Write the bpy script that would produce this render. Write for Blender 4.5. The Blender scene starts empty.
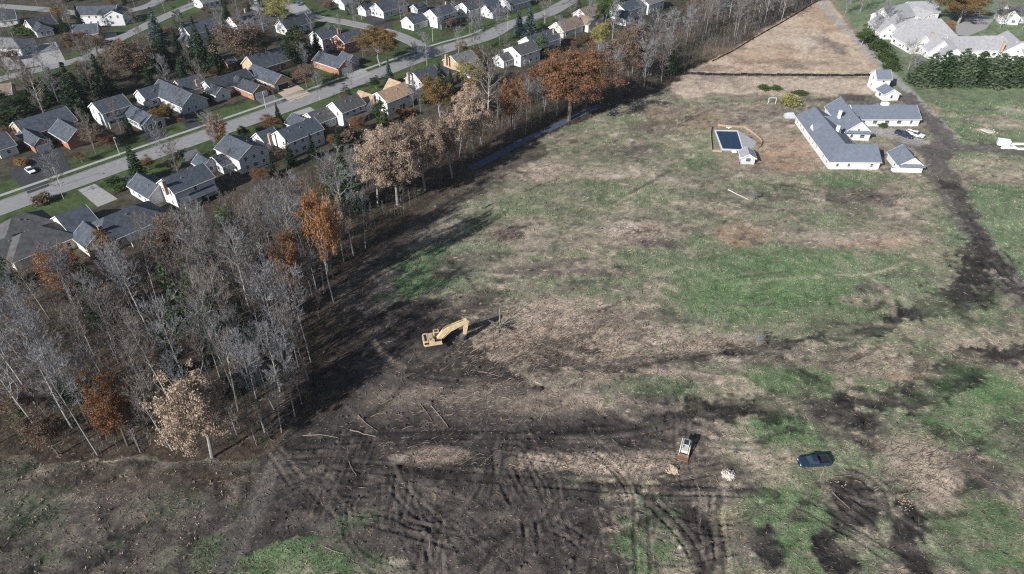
import bpy, math, random
import numpy as np
from mathutils import Matrix, Vector

random.seed(11)
rng = np.random.default_rng(11)
SC = bpy.context.scene
COL = SC.collection

# ------------------------------------------------------------------ camera
CAM_H, PITCH, FPX, IW, IH = 100.0, math.radians(37.0), 683.0, 1024, 574
cam_d = bpy.data.cameras.new("drone_camera")
cam_d.sensor_fit = 'HORIZONTAL'
cam_d.sensor_width = 36.0
cam_d.lens = 36.0 * FPX / IW
cam_d.clip_start = 1.0
cam_d.clip_end = 9000.0
cam = bpy.data.objects.new("drone_camera", cam_d)
cam.location = (0, 0, CAM_H)
cam.rotation_euler = (math.pi / 2 - PITCH, 0, 0)
COL.objects.link(cam)
SC.camera = cam

# ------------------------------------------------------------------ light
SUN_AZ = math.radians(48.0)        # heading in which the light travels, from +X
SUN_EL = math.radians(28.0)
W = bpy.data.worlds.new("World")
SC.world = W
W.use_nodes = True
wn = W.node_tree.nodes
sky = wn.new("ShaderNodeTexSky")
sky.sky_type = 'NISHITA'
sky.sun_disc = False
sky.sun_elevation = SUN_EL
sky.sun_rotation = math.radians(90.0) - (SUN_AZ + math.pi)
sky.air_density = 1.0
sky.dust_density = 1.2
wn["Background"].inputs[1].default_value = 0.068
W.node_tree.links.new(sky.outputs[0], wn["Background"].inputs[0])
sun_d = bpy.data.lights.new("sun", 'SUN')
sun_d.energy = 5.0
sun_d.angle = math.radians(0.53)
sun_d.color = (1.0, 0.978, 0.945)
sun = bpy.data.objects.new("sun", sun_d)
ldir = Vector((math.cos(SUN_EL) * math.cos(SUN_AZ), math.cos(SUN_EL) * math.sin(SUN_AZ), -math.sin(SUN_EL)))
sun.rotation_euler = ldir.to_track_quat('-Z', 'Y').to_euler()
sun.location = (-60, -60, 160)
COL.objects.link(sun)
SC.view_settings.view_transform = 'Standard'
SC.view_settings.look = 'None'
SC.view_settings.exposure = 0.52
SC.view_settings.gamma = 1.0
SC.view_settings.use_curve_mapping = False
SC.render.engine = 'CYCLES'
SC.cycles.use_denoising = False
SC.cycles.filter_width = 1.25
SC.cycles.max_bounces = 4
SC.cycles.diffuse_bounces = 2
SC.cycles.glossy_bounces = 2
SC.cycles.transmission_bounces = 2
SC.cycles.transparent_max_bounces = 6

SP, CP = math.sin(PITCH), math.cos(PITCH)


def G(px, py, z=0.0):
    """the point at height z that the photograph shows at this pixel"""
    q = (py - IH / 2) / FPX
    d = (CAM_H - z) / (SP + q * CP)
    return Vector(((px - IW / 2) / FPX * d, d * (CP - q * SP), z))


def P(x, y, z=0.0):
    d = y * CP + (CAM_H - z) * SP
    up = -y * SP + (CAM_H - z) * CP
    return (IW / 2 + FPX * x / d, IH / 2 + FPX * up / d)


# ------------------------------------------------------------------ materials
MATS = {}


def mat(name, col, rough=0.85, var=0.12, scale=3.0, bump=0.0, spec=0.3, metal=0.0, island=0.0, detail=4.0, hue=None):
    if name in MATS:
        return MATS[name]
    m = bpy.data.materials.new(name)
    m.use_nodes = True
    nt = m.node_tree
    b = nt.nodes["Principled BSDF"]
    b.inputs["Roughness"].default_value = rough
    b.inputs["Specular IOR Level"].default_value = spec
    b.inputs["Metallic"].default_value = metal
    tc = nt.nodes.new("ShaderNodeTexCoord")
    nz = nt.nodes.new("ShaderNodeTexNoise")
    nz.inputs["Scale"].default_value = scale
    nz.inputs["Detail"].default_value = detail
    nt.links.new(tc.outputs["Object"], nz.inputs["Vector"])
    rp = nt.nodes.new("ShaderNodeValToRGB")
    c = np.array(col[:3])
    lo, hi = c * (1 - var), c * (1 + var)
    if hue is not None:
        hi = np.array(hue)
    rp.color_ramp.elements[0].position = 0.3
    rp.color_ramp.elements[1].position = 0.7
    rp.color_ramp.elements[0].color = (*lo, 1)
    rp.color_ramp.elements[1].color = (*hi, 1)
    nt.links.new(nz.outputs[0], rp.inputs[0])
    out = rp.outputs[0]
    if island > 0:
        ge = nt.nodes.new("ShaderNodeNewGeometry")
        mr = nt.nodes.new("ShaderNodeMapRange")
        mr.inputs[3].default_value = 1 - island
        mr.inputs[4].default_value = 1 + island
        nt.links.new(ge.outputs["Random Per Island"], mr.inputs[0])
        vm = nt.nodes.new("ShaderNodeVectorMath")
        vm.operation = 'SCALE'
        nt.links.new(out, vm.inputs[0])
        nt.links.new(mr.outputs[0], vm.inputs["Scale"])
        out = vm.outputs[0]
    nt.links.new(out, b.inputs["Base Color"])
    if bump > 0:
        bp = nt.nodes.new("ShaderNodeBump")
        bp.inputs["Strength"].default_value = bump
        bp.inputs["Distance"].default_value = 0.05
        nt.links.new(nz.outputs[0], bp.inputs["Height"])
        nt.links.new(bp.outputs[0], b.inputs["Normal"])
    MATS[name] = m
    return m


def leafmat(name, col, col2, island=0.22):
    """leaf faces: each its own tone, a little light comes through"""
    if name in MATS:
        return MATS[name]
    m = mat(name, col, 0.8, 0.2, 0.35, island=island, hue=col2, spec=0.15)
    nt = m.node_tree
    b = nt.nodes["Principled BSDF"]
    src = b.inputs["Base Color"].links[0].from_socket
    tr = nt.nodes.new("ShaderNodeBsdfTranslucent")
    nt.links.new(src, tr.inputs[0])
    mx = nt.nodes.new("ShaderNodeMixShader")
    mx.inputs[0].default_value = 0.22
    nt.links.new(b.outputs[0], mx.inputs[1])
    nt.links.new(tr.outputs[0], mx.inputs[2])
    nt.links.new(mx.outputs[0], nt.nodes["Material Output"].inputs[0])
    return m


# ------------------------------------------------------------------ mesh helpers
class MB:
    def __init__(s):
        s.v, s.f = [], []

    def add(s, verts, faces):
        o = len(s.v)
        s.v.extend([tuple(p) for p in verts])
        s.f.extend([tuple(i + o for i in f) for f in faces])
        return s

    def box(s, c, size, rz=0.0, M=None, top=1.0):
        hx, hy, hz = size[0] / 2, size[1] / 2, size[2] / 2
        pts = [Vector((sx * hx * (top if sz > 0 else 1), sy * hy * (top if sz > 0 else 1), sz * hz)) for sz in (-1, 1) for sx, sy in ((-1, -1), (1, -1), (1, 1), (-1, 1))]
        R = M if M is not None else Matrix.Rotation(rz, 3, 'Z')
        C = Vector(c)
        return s.add([R @ p + C for p in pts], [(3, 2, 1, 0), (4, 5, 6, 7), (0, 1, 5, 4), (1, 2, 6, 5), (2, 3, 7, 6), (3, 0, 4, 7)])

    def prism(s, poly, z0, z1):
        n = len(poly)
        a = sum(poly[i][0] * poly[(i + 1) % n][1] - poly[(i + 1) % n][0] * poly[i][1] for i in range(n))
        if a < 0:
            poly = poly[::-1]
        vs = [(p[0], p[1], z0) for p in poly] + [(p[0], p[1], z1) for p in poly]
        fs = [tuple(range(n - 1, -1, -1)), tuple(range(n, 2 * n))] + [(i, (i + 1) % n, n + (i + 1) % n, n + i) for i in range(n)]
        return s.add(vs, fs)

    def tube(s, pts, rad, n=5, cap=True):
        pts = [Vector(p) for p in pts]
        o = len(s.v)
        ref = None
        for i, p in enumerate(pts):
            d = (pts[min(i + 1, len(pts) - 1)] - pts[max(i - 1, 0)])
            if d.length < 1e-9:
                d = Vector((0, 0, 1))
            d.normalize()
            if ref is None:
                ref = Vector((1, 0, 0)) if abs(d.x) < 0.8 else Vector((0, 1, 0))
            a = d.cross(ref).normalized()
            b = d.cross(a)
            ref = b.cross(d) if False else ref
            for k in range(n):
                t = 2 * math.pi * k / n
                q = p + (a * math.cos(t) + b * math.sin(t)) * rad[i]
                s.v.append((q.x, q.y, q.z))
        for i in range(len(pts) - 1):
            for k in range(n):
                k2 = (k + 1) % n
                s.f.append((o + i * n + k, o + i * n + k2, o + (i + 1) * n + k2, o + (i + 1) * n + k))
        if cap:
            s.f.append(tuple(o + k for k in range(n - 1, -1, -1)))
            s.f.append(tuple(o + (len(pts) - 1) * n + k for k in range(n)))
        return s

    def extr(s, prof, half, M=None, C=(0, 0, 0), taper=None):
        """profile in x,z extruded along y from -half to half"""
        n = len(prof)
        C = Vector(C)
        R = M if M is not None else Matrix.Identity(3)
        vs = [R @ Vector((p[0], -half * (taper[i] if taper else 1), p[1])) + C for i, p in enumerate(prof)]
        vs += [R @ Vector((p[0], half * (taper[i] if taper else 1), p[1])) + C for i, p in enumerate(prof)]
        fs = [tuple(range(n)), tuple(range(2 * n - 1, n - 1, -1))] + [(i, n + i, n + (i + 1) % n, (i + 1) % n) for i in range(n)]
        return s.add(vs, fs)

    def mesh(s, name, m=None):
        me = bpy.data.meshes.new(name)
        me.from_pydata(s.v, [], s.f)
        me.update()
        if m is not None:
            me.materials.append(m)
        return me


def obj(name, me, parent=None, loc=None, rot=None):
    o = bpy.data.objects.new(name, me)
    COL.objects.link(o)
    if parent is not None:
        o.parent = parent
    if loc is not None:
        o.location = loc
    if rot is not None:
        o.rotation_euler = rot
    return o


def tag(o, label=None, cat=None, group=None, kind=None):
    if label:
        o["label"] = label
    if cat:
        o["category"] = cat
    if group:
        o["group"] = group
    if kind:
        o["kind"] = kind
    return o


def thing(name, label, cat, loc=(0, 0, 0), rz=0.0, group=None):
    o = obj(name, None, None, loc, (0, 0, rz))
    o.empty_display_size = 0.5
    return tag(o, label, cat, group)


def npmesh(name, verts, quads=None, tris=None, m=None):
    me = bpy.data.meshes.new(name)
    nq = 0 if quads is None else len(quads)
    ntr = 0 if tris is None else len(tris)
    me.vertices.add(len(verts))
    me.vertices.foreach_set("co", np.asarray(verts, dtype=np.float32).ravel())
    me.loops.add(nq * 4 + ntr * 3)
    idx = np.concatenate([a for a in ((np.asarray(quads).ravel() if nq else None), (np.asarray(tris).ravel() if ntr else None)) if a is not None]).astype(np.int32)
    me.loops.foreach_set("vertex_index", idx)
    me.polygons.add(nq + ntr)
    ls = np.concatenate([np.arange(nq) * 4, nq * 4 + np.arange(ntr) * 3]).astype(np.int32)
    me.polygons.foreach_set("loop_start", ls)
    me.update(calc_edges=True)
    if m is not None:
        me.materials.append(m)
    return me


# ------------------------------------------------------------------ noise
def vnoise(x, y, seed=0):
    xi, yi = np.floor(x).astype(np.int64), np.floor(y).astype(np.int64)
    fx, fy = x - xi, y - yi
    fx, fy = fx * fx * (3 - 2 * fx), fy * fy * (3 - 2 * fy)

    def h(a, b):
        n = (a * 374761393 + b * 668265263 + seed * 1442695041) & 0xFFFFFFFF
        n = ((n ^ (n >> 13)) * 1274126177) & 0xFFFFFFFF
        return ((n ^ (n >> 16)) & 0xFFFF) / 65535.0
    return (h(xi, yi) * (1 - fx) + h(xi + 1, yi) * fx) * (1 - fy) + (h(xi, yi + 1) * (1 - fx) + h(xi + 1, yi + 1) * fx) * fy


def fbm(x, y, scale, octv=4, seed=0, gain=0.5):
    s, a, t = 0.0, 1.0, 0.0
    for o in range(octv):
        s = s + a * (vnoise(x / scale * 2 ** o + 17.3 * o, y / scale * 2 ** o - 9.1 * o, seed + o) - 0.5)
        t += a * 0.5
        a *= gain
    return s / t            # about -1..1
# ------------------------------------------------------------------ streets (pixel paths laid on the ground)
def path(pts, z=0.0):
    return [G(x, y, z) for x, y in pts]


def smooth_path(pts, step=3.0):
    """Catmull-Rom through ground points"""
    pts = [Vector(p) for p in pts]
    out = []
    for i in range(len(pts) - 1):
        p0, p1, p2, p3 = pts[max(i - 1, 0)], pts[i], pts[i + 1], pts[min(i + 2, len(pts) - 1)]
        n = max(2, int((p2 - p1).length / step))
        for k in range(n):
            t = k / n
            out.append(0.5 * ((2 * p1) + (p2 - p0) * t + (2 * p0 - 5 * p1 + 4 * p2 - p3) * t * t + (3 * p1 - p0 - 3 * p2 + p3) * t ** 3))
    out.append(pts[-1])
    return out


ST_A = smooth_path(path([(-60, 230), (0, 208), (80, 179.5), (160, 151), (260, 116), (360, 80), (438, 51), (485, 37), (508, 25), (545, 14), (562, 5), (585, -8), (606, -20)]))
ST_B = smooth_path(path([(428, 54), (413, 42), (385, 31), (345, 22), (315, 17), (292, 8), (275, -5)]))
ST_C = smooth_path(path([(-50, 92), (20, 74), (88, 57), (108, 44), (135, 31), (162, 18), (185, 8), (215, -4)]))
ST_D = smooth_path(path([(-40, 3), (40, 9), (80, 13), (120, 12), (150, 5), (165, -5)]))

# ------------------------------------------------------------------ ground
rows = [45.0]
while rows[-1] < 470:
    d = CP * rows[-1] + CAM_H * SP
    rows.append(rows[-1] + 1.75e-5 * d * d)
NR_CORE = len(rows)
rows = [-900, -500, -250, -120, -50, 0, 25, 38] + rows + [500, 560, 650, 800, 1100, 1600, 2600, 5000]
RY = np.array(rows)
NC = 860
SX = np.concatenate([[-12, -5, -2.5, -1.6, -1.2, -1.0], np.linspace(-0.86, 0.86, NC), [1.0, 1.2, 1.6, 2.5, 5, 12]])
RW = np.maximum(CP * RY + CAM_H * SP, 45.0)
XX = RW[:, None] * SX[None, :]
YY = np.repeat(RY[:, None], len(SX), 1)
shp = XX.shape
gx, gy = XX.ravel(), YY.ravel()
dep = np.maximum(CP * gy + CAM_H * SP, 20.0)
gpx = IW / 2 + FPX * gx / dep
gpy = IH / 2 + FPX * (-gy * SP + CAM_H * CP) / dep
N = len(gx)

nA = fbm(gx, gy, 30, 4, 1)
nB = fbm(gx, gy, 9, 4, 2)
nC = fbm(gx, gy, 3.0, 3, 3)
nD = fbm(gx, gy, 1.1, 2, 4)
wob_x = fbm(gx, gy, 14, 4, 5)
wob_y = fbm(gx, gy, 14, 4, 6)
fin_x = fbm(gx, gy, 3.5, 3, 7)
fin_y = fbm(gx, gy, 3.5, 3, 8)
nE = fbm(gx, gy * 2.2 + gx * 0.3, 6, 4, 12)      # stretched, combed look


def sm(a, b, x):
    t = np.clip((x - a) / (b - a), 0, 1)
    return t * t * (3 - 2 * t)


def in_poly(px, py, poly):
    r = np.zeros(len(px), bool)
    n = len(poly)
    for i in range(n):
        (x1, y1), (x2, y2) = poly[i], poly[(i + 1) % n]
        c = ((y1 > py) != (y2 > py))
        with np.errstate(divide='ignore', invalid='ignore'):
            r ^= c & (px < (x2 - x1) * (py - y1) / (y2 - y1 + 1e-12) + x1)
    return r


def wpoly(poly):
    """corners given in the photograph, put on the ground in metres"""
    out = []
    for x, y in poly:
        g = G(x, y)
        out.append((g.x, g.y))
    return out


def poly_w(poly, amp=2.0):
    pw = wpoly(poly)
    w = np.zeros(N)
    for k in range(3):
        a = amp * (0.5 + 0.5 * k)
        w += in_poly(gx + a * (wob_x + 1.2 * fin_x + .5 * nD), gy + a * (wob_y + 1.2 * fin_y + .5 * nC), pw)
    return w / 3


def ell_w(cx, cy, rx, ry, rot=0.0, edge=0.55, n=0.7):
    """soft ragged blotch; centre and radii given in pixels, laid out on the ground"""
    c = G(cx, cy)
    ex = (G(cx + rx, cy) - c).x
    ey = abs((G(cx, cy - ry) - G(cx, cy + ry)).y) / 2
    a = math.radians(rot)
    dx, dy = gx - c.x, gy - c.y
    u = (dx * math.cos(a) + dy * math.sin(a)) / ex
    v = (-dx * math.sin(a) + dy * math.cos(a)) / ey
    d = np.sqrt(u * u + v * v)
    w = np.zeros(N)
    k = d < 2.2
    w[k] = sm(1.2, edge, d[k] + n * (0.5 * nB[k] + 0.5 * nC[k] + 0.3 * nD[k]))
    return w


def dist_path(pts, rad):
    """distance to a polyline in metres, only where nearer than rad"""
    D = np.full(N, 1e9)
    S = np.zeros(N)
    run = 0.0
    for a, b in zip(pts[:-1], pts[1:]):
        x0, x1 = min(a.x, b.x) - rad, max(a.x, b.x) + rad
        y0, y1 = min(a.y, b.y) - rad, max(a.y, b.y) + rad
        k = np.nonzero((gx > x0) & (gx < x1) & (gy > y0) & (gy < y1))[0]
        dx, dy = b.x - a.x, b.y - a.y
        L2 = dx * dx + dy * dy + 1e-9
        if len(k):
            t = np.clip(((gx[k] - a.x) * dx + (gy[k] - a.y) * dy) / L2, 0, 1)
            d = np.hypot(gx[k] - a.x - t * dx, gy[k] - a.y - t * dy)
            up = d < D[k]
            D[k[up]] = d[up]
            S[k[up]] = run + t[up] * math.sqrt(L2)
        run += math.sqrt(L2)
    return D, S


PAL = {   # two tones of each cover, mixed by noise
    'dry': ((0.15, 0.127, 0.104), (0.335, 0.272, 0.217)),
    'olive': ((0.115, 0.13, 0.08), (0.22, 0.225, 0.145)),
    'green': ((0.085, 0.122, 0.066), (0.18, 0.222, 0.132)),
    'bright': ((0.072, 0.125, 0.055), (0.155, 0.228, 0.112)),
    'straw': ((0.26, 0.205, 0.165), (0.52, 0.42, 0.335)),
    'pale': ((0.40, 0.34, 0.28), (0.60, 0.52, 0.44)),
    'mud': ((0.014, 0.0125, 0.0125), (0.043, 0.037, 0.0355)),
    'soil': ((0.066, 0.057, 0.053), (0.15, 0.126, 0.11)),
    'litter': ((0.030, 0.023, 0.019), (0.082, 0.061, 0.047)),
    'tanfield': ((0.34, 0.26, 0.19), (0.52, 0.415, 0.315)),
    'orange': ((0.27, 0.175, 0.118), (0.44, 0.305, 0.215)),
    'yard': ((0.026, 0.027, 0.018), (0.085, 0.074, 0.055)),
    'lawn': ((0.036, 0.060, 0.020), (0.072, 0.104, 0.038)),
    'gravel': ((0.26, 0.25, 0.24), (0.40, 0.385, 0.37)),
    'dirtroad': ((0.080, 0.072, 0.068), (0.145, 0.13, 0.12)),
    'plot': ((0.019, 0.018, 0.019), (0.118, 0.102, 0.089)),
}


def pal(k, n):
    a, b = np.array(PAL[k][0]), np.array(PAL[k][1])
    t = np.clip(0.5 + 1.05 * n, 0, 1)[:, None]
    return a + (b - a) * t


mixn = 0.45 * nB + 0.5 * nC + 0.45 * nD
C = pal('dry', mixn)
flecks = fbm(gx, gy, 5.0, 5, 77, 0.75)
hz = 0.05 * nC + 0.03 * nD + 0.10 * nB


def lay(k, w):
    global C
    C = C + (pal(k, mixn) - C) * np.clip(w, 0, 1)[:, None]


# broad covers
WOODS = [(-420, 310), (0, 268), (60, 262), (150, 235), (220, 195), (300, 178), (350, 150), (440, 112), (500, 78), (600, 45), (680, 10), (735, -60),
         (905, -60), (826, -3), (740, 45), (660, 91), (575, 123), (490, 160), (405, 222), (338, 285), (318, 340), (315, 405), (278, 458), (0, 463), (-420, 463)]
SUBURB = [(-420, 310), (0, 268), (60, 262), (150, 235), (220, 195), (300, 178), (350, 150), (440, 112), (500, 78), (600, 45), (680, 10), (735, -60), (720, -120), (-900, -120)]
olive_w = np.clip(0.5 + 0.9 * nA + 0.5 * nB, 0, 1) * 0.75
lay('olive', olive_w)
w_sub = poly_w(SUBURB, 1.0)
w_wood = poly_w(WOODS, 1.5)
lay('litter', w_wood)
lay('yard', w_sub)
dA, sA = dist_path(ST_A, 22)
dB, sB = dist_path(ST_B, 20)
dC, sC = dist_path(ST_C, 18)
lay('lawn', w_sub * np.maximum.reduce([sm(20, 13, dA + 4 * nB), 0.9 * sm(17, 11, dB + 4 * nB), 0.9 * sm(14, 9, dC + 4 * nB)]) * np.clip(0.85 + 0.5 * nB, 0, 1))
for (x, y, rx, ry) in ((120, 160, 45, 8), (15, 190, 25, 6), (85, 205, 22, 7), (220, 115, 26, 8), (325, 72, 20, 7), (420, 33, 24, 7), (340, 8, 22, 6), (345, 90, 12, 4), (165, 165, 16, 6), (150, 70, 16, 6), (20, 62, 12, 3), (30, 100, 20, 6), (392, 14, 14, 5), (170, 4, 16, 3)):
    lay('lawn', ell_w(x, y, rx, ry, 35, 0.7))
# right side beyond the lane
lay('green', poly_w([(878, 60), (905, 98), (950, 140), (1024, 300), (1400, 560), (1500, 60), (1024, -60), (800, -60), (850, 20)], 2) * np.clip(0.9 + 0.6 * nB, 0, 1))
lay('tanfield', poly_w([(684, 73), (740, 46), (790, 16), (818, 2), (830, 0), (850, 28), (884, 70), (873, 77)], 1.2))
lay('straw', poly_w([(684, 76), (760, 77), (872, 78), (880, 95), (790, 97), (720, 92), (690, 98), (668, 92)], 3))
lay('straw', 0.6 * ell_w(800, 40, 40, 18, 20))
lay('pale', 0.7 * ell_w(768, 53, 9, 5, 0)); lay('pale', 0.5 * ell_w(805, 42, 22, 4, 0))
lay('orange', .5 * ell_w(760, 55, 60, 14, 10)); lay('soil', 0.55 * ell_w(735, 45, 12, 8, 0)); lay('orange', .5 * ell_w(820, 20, 20, 14)); lay('soil', .4 * ell_w(790, 62, 50, 4)); lay('soil', .4 * sm(.25, .5, fbm(gx, gy, 12, 4, 66)) * ell_w(780, 45, 70, 26, 0, .9)); lay('soil', 0.5 * ell_w(838, 47, 8, 9)); lay('soil', 0.4 * ell_w(715, 68, 30, 3))

# ragged small patches of every cover over the whole clearing
open_w = np.clip(1 - w_sub - w_wood, 0, 1) * (gpy > 98)
for seed_, k_, th in ((201, 'straw', .30), (202, 'soil', .30), (203, 'green', .16), (204, 'mud', .44), (208, 'orange', .46), (205, 'pale', .50), (206, 'bright', .40), (207, 'soil', .42)):
    f_ = fbm(gx * .8, gy * 1.3, 8.0, 5, seed_, .62)
    lay(k_, open_w * .7 * sm(th, th + .22, f_ + .15 * nD))
# patches of the open field: (cover, x, y, rx, ry, turn, strength)
for k, x, y, rx, ry, rot, s in (
        ('green', 800, 290, 200, 55, 0, .75), ('green', 990, 420, 70, 70, 0, .6), ('green', 450, 275, 60, 24, 30, .6), ('green', 970, 220, 50, 60, 0, .5), ('green', 600, 215, 150, 30, 0, .35), ('green', 880, 440, 160, 60, 0, .45), ('green', 800, 540, 170, 50, 0, .5), ('orange', 770, 150, 60, 26, 0, .4), ('orange', 560, 330, 90, 30, 0, .3), ('orange', 690, 120, 50, 16, 0, .35), ('olive', 560, 190, 120, 34, 20, .7), ('green', 500, 210, 60, 18, 20, .45), ('green', 640, 190, 60, 14, 5, .5), ('green', 760, 190, 46, 12, 0, .45), ('green', 690, 165, 30, 10, 0, .5),
        ('bright', 428, 268, 45, 24, 45, .9), ('green', 470, 250, 50, 18, 30, .6), ('bright', 780, 282, 115, 28, 0, .9), ('green', 690, 255, 90, 22, 0, .65), ('green', 880, 272, 70, 26, 0, .7),
        ('bright', 735, 300, 60, 17, 0, .8), ('green', 640, 270, 60, 20, 0, .5), ('bright', 800, 258, 70, 12, 0, .6), ('green', 820, 220, 40, 10, 0, .4),
        ('green', 855, 178, 50, 10, 0, .8), ('bright', 850, 180, 30, 5, 0, .6), ('green', 700, 150, 16, 24, 0, .6), ('green', 560, 255, 50, 12, 10, .4),
        ('straw', 540, 170, 36, 11, 15, .75), ('straw', 610, 172, 60, 6, 0, .6), ('pale', 665, 180, 22, 4, 0, .5), ('pale', 612, 176, 14, 3, 0, .5), ('straw', 520, 230, 36, 12, 25, .55),
        ('straw', 640, 233, 44, 14, 0, .75), ('pale', 622, 228, 22, 6, 20, .6), ('soil', 660, 243, 34, 5, -8, .8), ('soil', 505, 236, 18, 7, 10, .7), ('mud', 505, 237, 9, 3, 0, .6),
        ('orange', 740, 235, 30, 12, 0, .65), ('straw', 860, 238, 80, 9, 0, .6), ('orange', 870, 245, 50, 5, 0, .5), ('orange', 905, 238, 20, 8, 0, .4), ('orange', 725, 213, 12, 4, 0, .6),
        ('soil', 470, 262, 38, 14, 20, .7), ('soil', 540, 270, 60, 12, 8, .65), ('soil', 600, 272, 50, 7, 0, .55), ('mud', 585, 283, 26, 4, 5, .5), ('soil', 660, 128, 26, 12, 30, .5), ('soil', 640, 150, 20, 6, 0, .6),
        ('soil', 755, 118, 30, 8, 0, .5), ('orange', 790, 150, 44, 14, 0, .55), ('straw', 770, 130, 30, 14, 0, .4), ('orange', 800, 168, 16, 5, 0, .6), ('soil', 860, 100, 36, 5, 0, .75), ('soil', 850, 196, 44, 8, 0, .6), ('soil', 880, 202, 22, 6, 0, .6),
        ('soil', 750, 208, 26, 7, 0, .5), ('orange', 925, 110, 16, 8, 0, .6), ('straw', 900, 150, 30, 20, 0, .25), ('soil', 940, 190, 14, 22, 0, .4),
        ('straw', 540, 320, 66, 26, 10, .9), ('straw', 600, 345, 60, 20, 0, .75), ('straw', 690, 342, 70, 10, 0, .75), ('pale', 745, 336, 22, 4, 0, .5), ('straw', 500, 345, 40, 24, 0, .75), ('orange', 520, 335, 40, 14, 0, .35),
        ('soil', 565, 350, 40, 10, 0, .7), ('mud', 560, 362, 30, 8, 5, .6), ('soil', 640, 318, 60, 12, 0, .55), ('soil', 660, 362, 90, 8, 6, .7), ('soil', 760, 352, 46, 10, 0, .6), ('mud', 545, 340, 12, 5, 0, .6),
        ('green', 660, 385, 46, 12, 0, .55), ('bright', 788, 378, 50, 14, 0, .75), ('bright', 780, 430, 56, 18, 0, .85), ('green', 720, 395, 60, 16, 0, .4), ('green', 870, 382, 18, 10, 0, .75),
        ('straw', 880, 365, 60, 14, 0, .5), ('soil', 800, 350, 60, 18, -10, .4), ('soil', 845, 328, 40, 8, 5, .45), ('orange', 905, 376, 24, 6, 0, .6), ('straw', 985, 350, 40, 20, -20, .5), ('straw', 865, 300, 24, 7, 0, .5), ('soil', 875, 288, 26, 9, 10, .6),
        ('bright', 990, 395, 60, 28, 10, .85), ('bright', 975, 440, 50, 22, 0, .7), ('green', 990, 215, 40, 40, -40, .7), ('bright', 985, 110, 40, 14, 0, .5), ('straw', 1000, 122, 30, 8, -15, .6), ('pale', 1010, 110, 16, 6, -15, .4),
        ('straw', 1000, 170, 50, 14, -15, .6), ('bright', 1010, 280, 20, 20, 0, .5), ('green', 960, 300, 30, 30, 0, .35), ('soil', 1015, 440, 30, 24, 0, .5), ('soil', 980, 108, 18, 3, -12, .8),
        # wide churned mud in the foreground
        ('soil', 430, 400, 150, 44, 0, .85), ('mud', 370, 360, 80, 36, 30, .9), ('mud', 350, 420, 90, 40, 0, .8), ('mud', 420, 520, 170, 60, 0, .93), ('mud', 560, 520, 90, 70, 0, .9), ('mud', 330, 490, 60, 34, 20, .85), ('mud', 500, 440, 120, 30, 0, .8),
        ('soil', 470, 380, 60, 16, 10, .6), ('straw', 545, 402, 50, 11, 5, .45), ('soil', 640, 425, 100, 28, 0, .7), ('mud', 660, 440, 110, 14, 0, .6), ('straw', 600, 463, 90, 13, 0, .8), ('pale', 545, 460, 26, 8, 0, .45), ('straw', 440, 455, 34, 9, 0, .5), ('pale', 398, 458, 12, 6, 0, .3),
        ('soil', 470, 320, 50, 18, 20, .7), ('mud', 480, 300, 34, 14, 20, .5), ('mud', 430, 318, 36, 16, 40, .6),
        ('mud', 690, 480, 44, 26, 0, .7), ('soil', 740, 470, 26, 26, 0, .5), ('mud', 690, 530, 40, 48, 0, .85), ('orange', 730, 520, 22, 24, 0, .3), ('green', 650, 530, 40, 44, 0, .75), ('bright', 640, 555, 40, 24, 0, .6), ('bright', 800, 520, 55, 50, 0, .8), ('green', 770, 465, 30, 16, 0, .45),
        ('straw', 770, 468, 28, 20, 0, .35), ('soil', 850, 420, 50, 26, 0, .7), ('mud', 860, 425, 34, 22, 0, .6), ('mud', 858, 505, 34, 40, -25, .9), ('straw', 925, 465, 46, 34, -20, .9), ('pale', 905, 455, 22, 14, 0, .3), ('straw', 955, 490, 30, 26, -20, .6), ('soil', 985, 470, 40, 24, -20, .8), ('mud', 960, 440, 30, 10, -30, .6), ('mud', 985, 500, 24, 10, -30, .6),
        ('green', 960, 545, 70, 34, 0, .85), ('bright', 1000, 530, 40, 40, 0, .6), ('mud', 905, 540, 17, 40, 0, .9), ('mud', 835, 555, 20, 24, 0, .85), ('mud', 768, 552, 18, 26, 0, .7), ('soil', 740, 540, 24, 30, 0, .6),
        ('bright', 290, 560, 70, 26, 0, .8), ('green', 350, 520, 34, 14, 20, .6), ('green', 380, 565, 26, 14, 0, .5), ('bright', 245, 570, 30, 14, 0, .6), ('pale', 400, 560, 16, 8, 30, .35), ('pale', 500, 560, 12, 8, 0, .3), ('green', 500, 562, 10, 8, 0, .4),
        ('mud', 310, 455, 50, 16, 0, .8), ('gravel', 320, 470, 22, 5, 10, .13), ('gravel', 560, 520, 16, 10, 10, .10), ('gravel', 520, 535, 14, 10, 30, .08)):
    lay(k, min(1, s * 1.2) * ell_w(x, y, rx, ry, rot) * np.clip(0.9 + 1.0 * nE, 0.2, 1))

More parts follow.
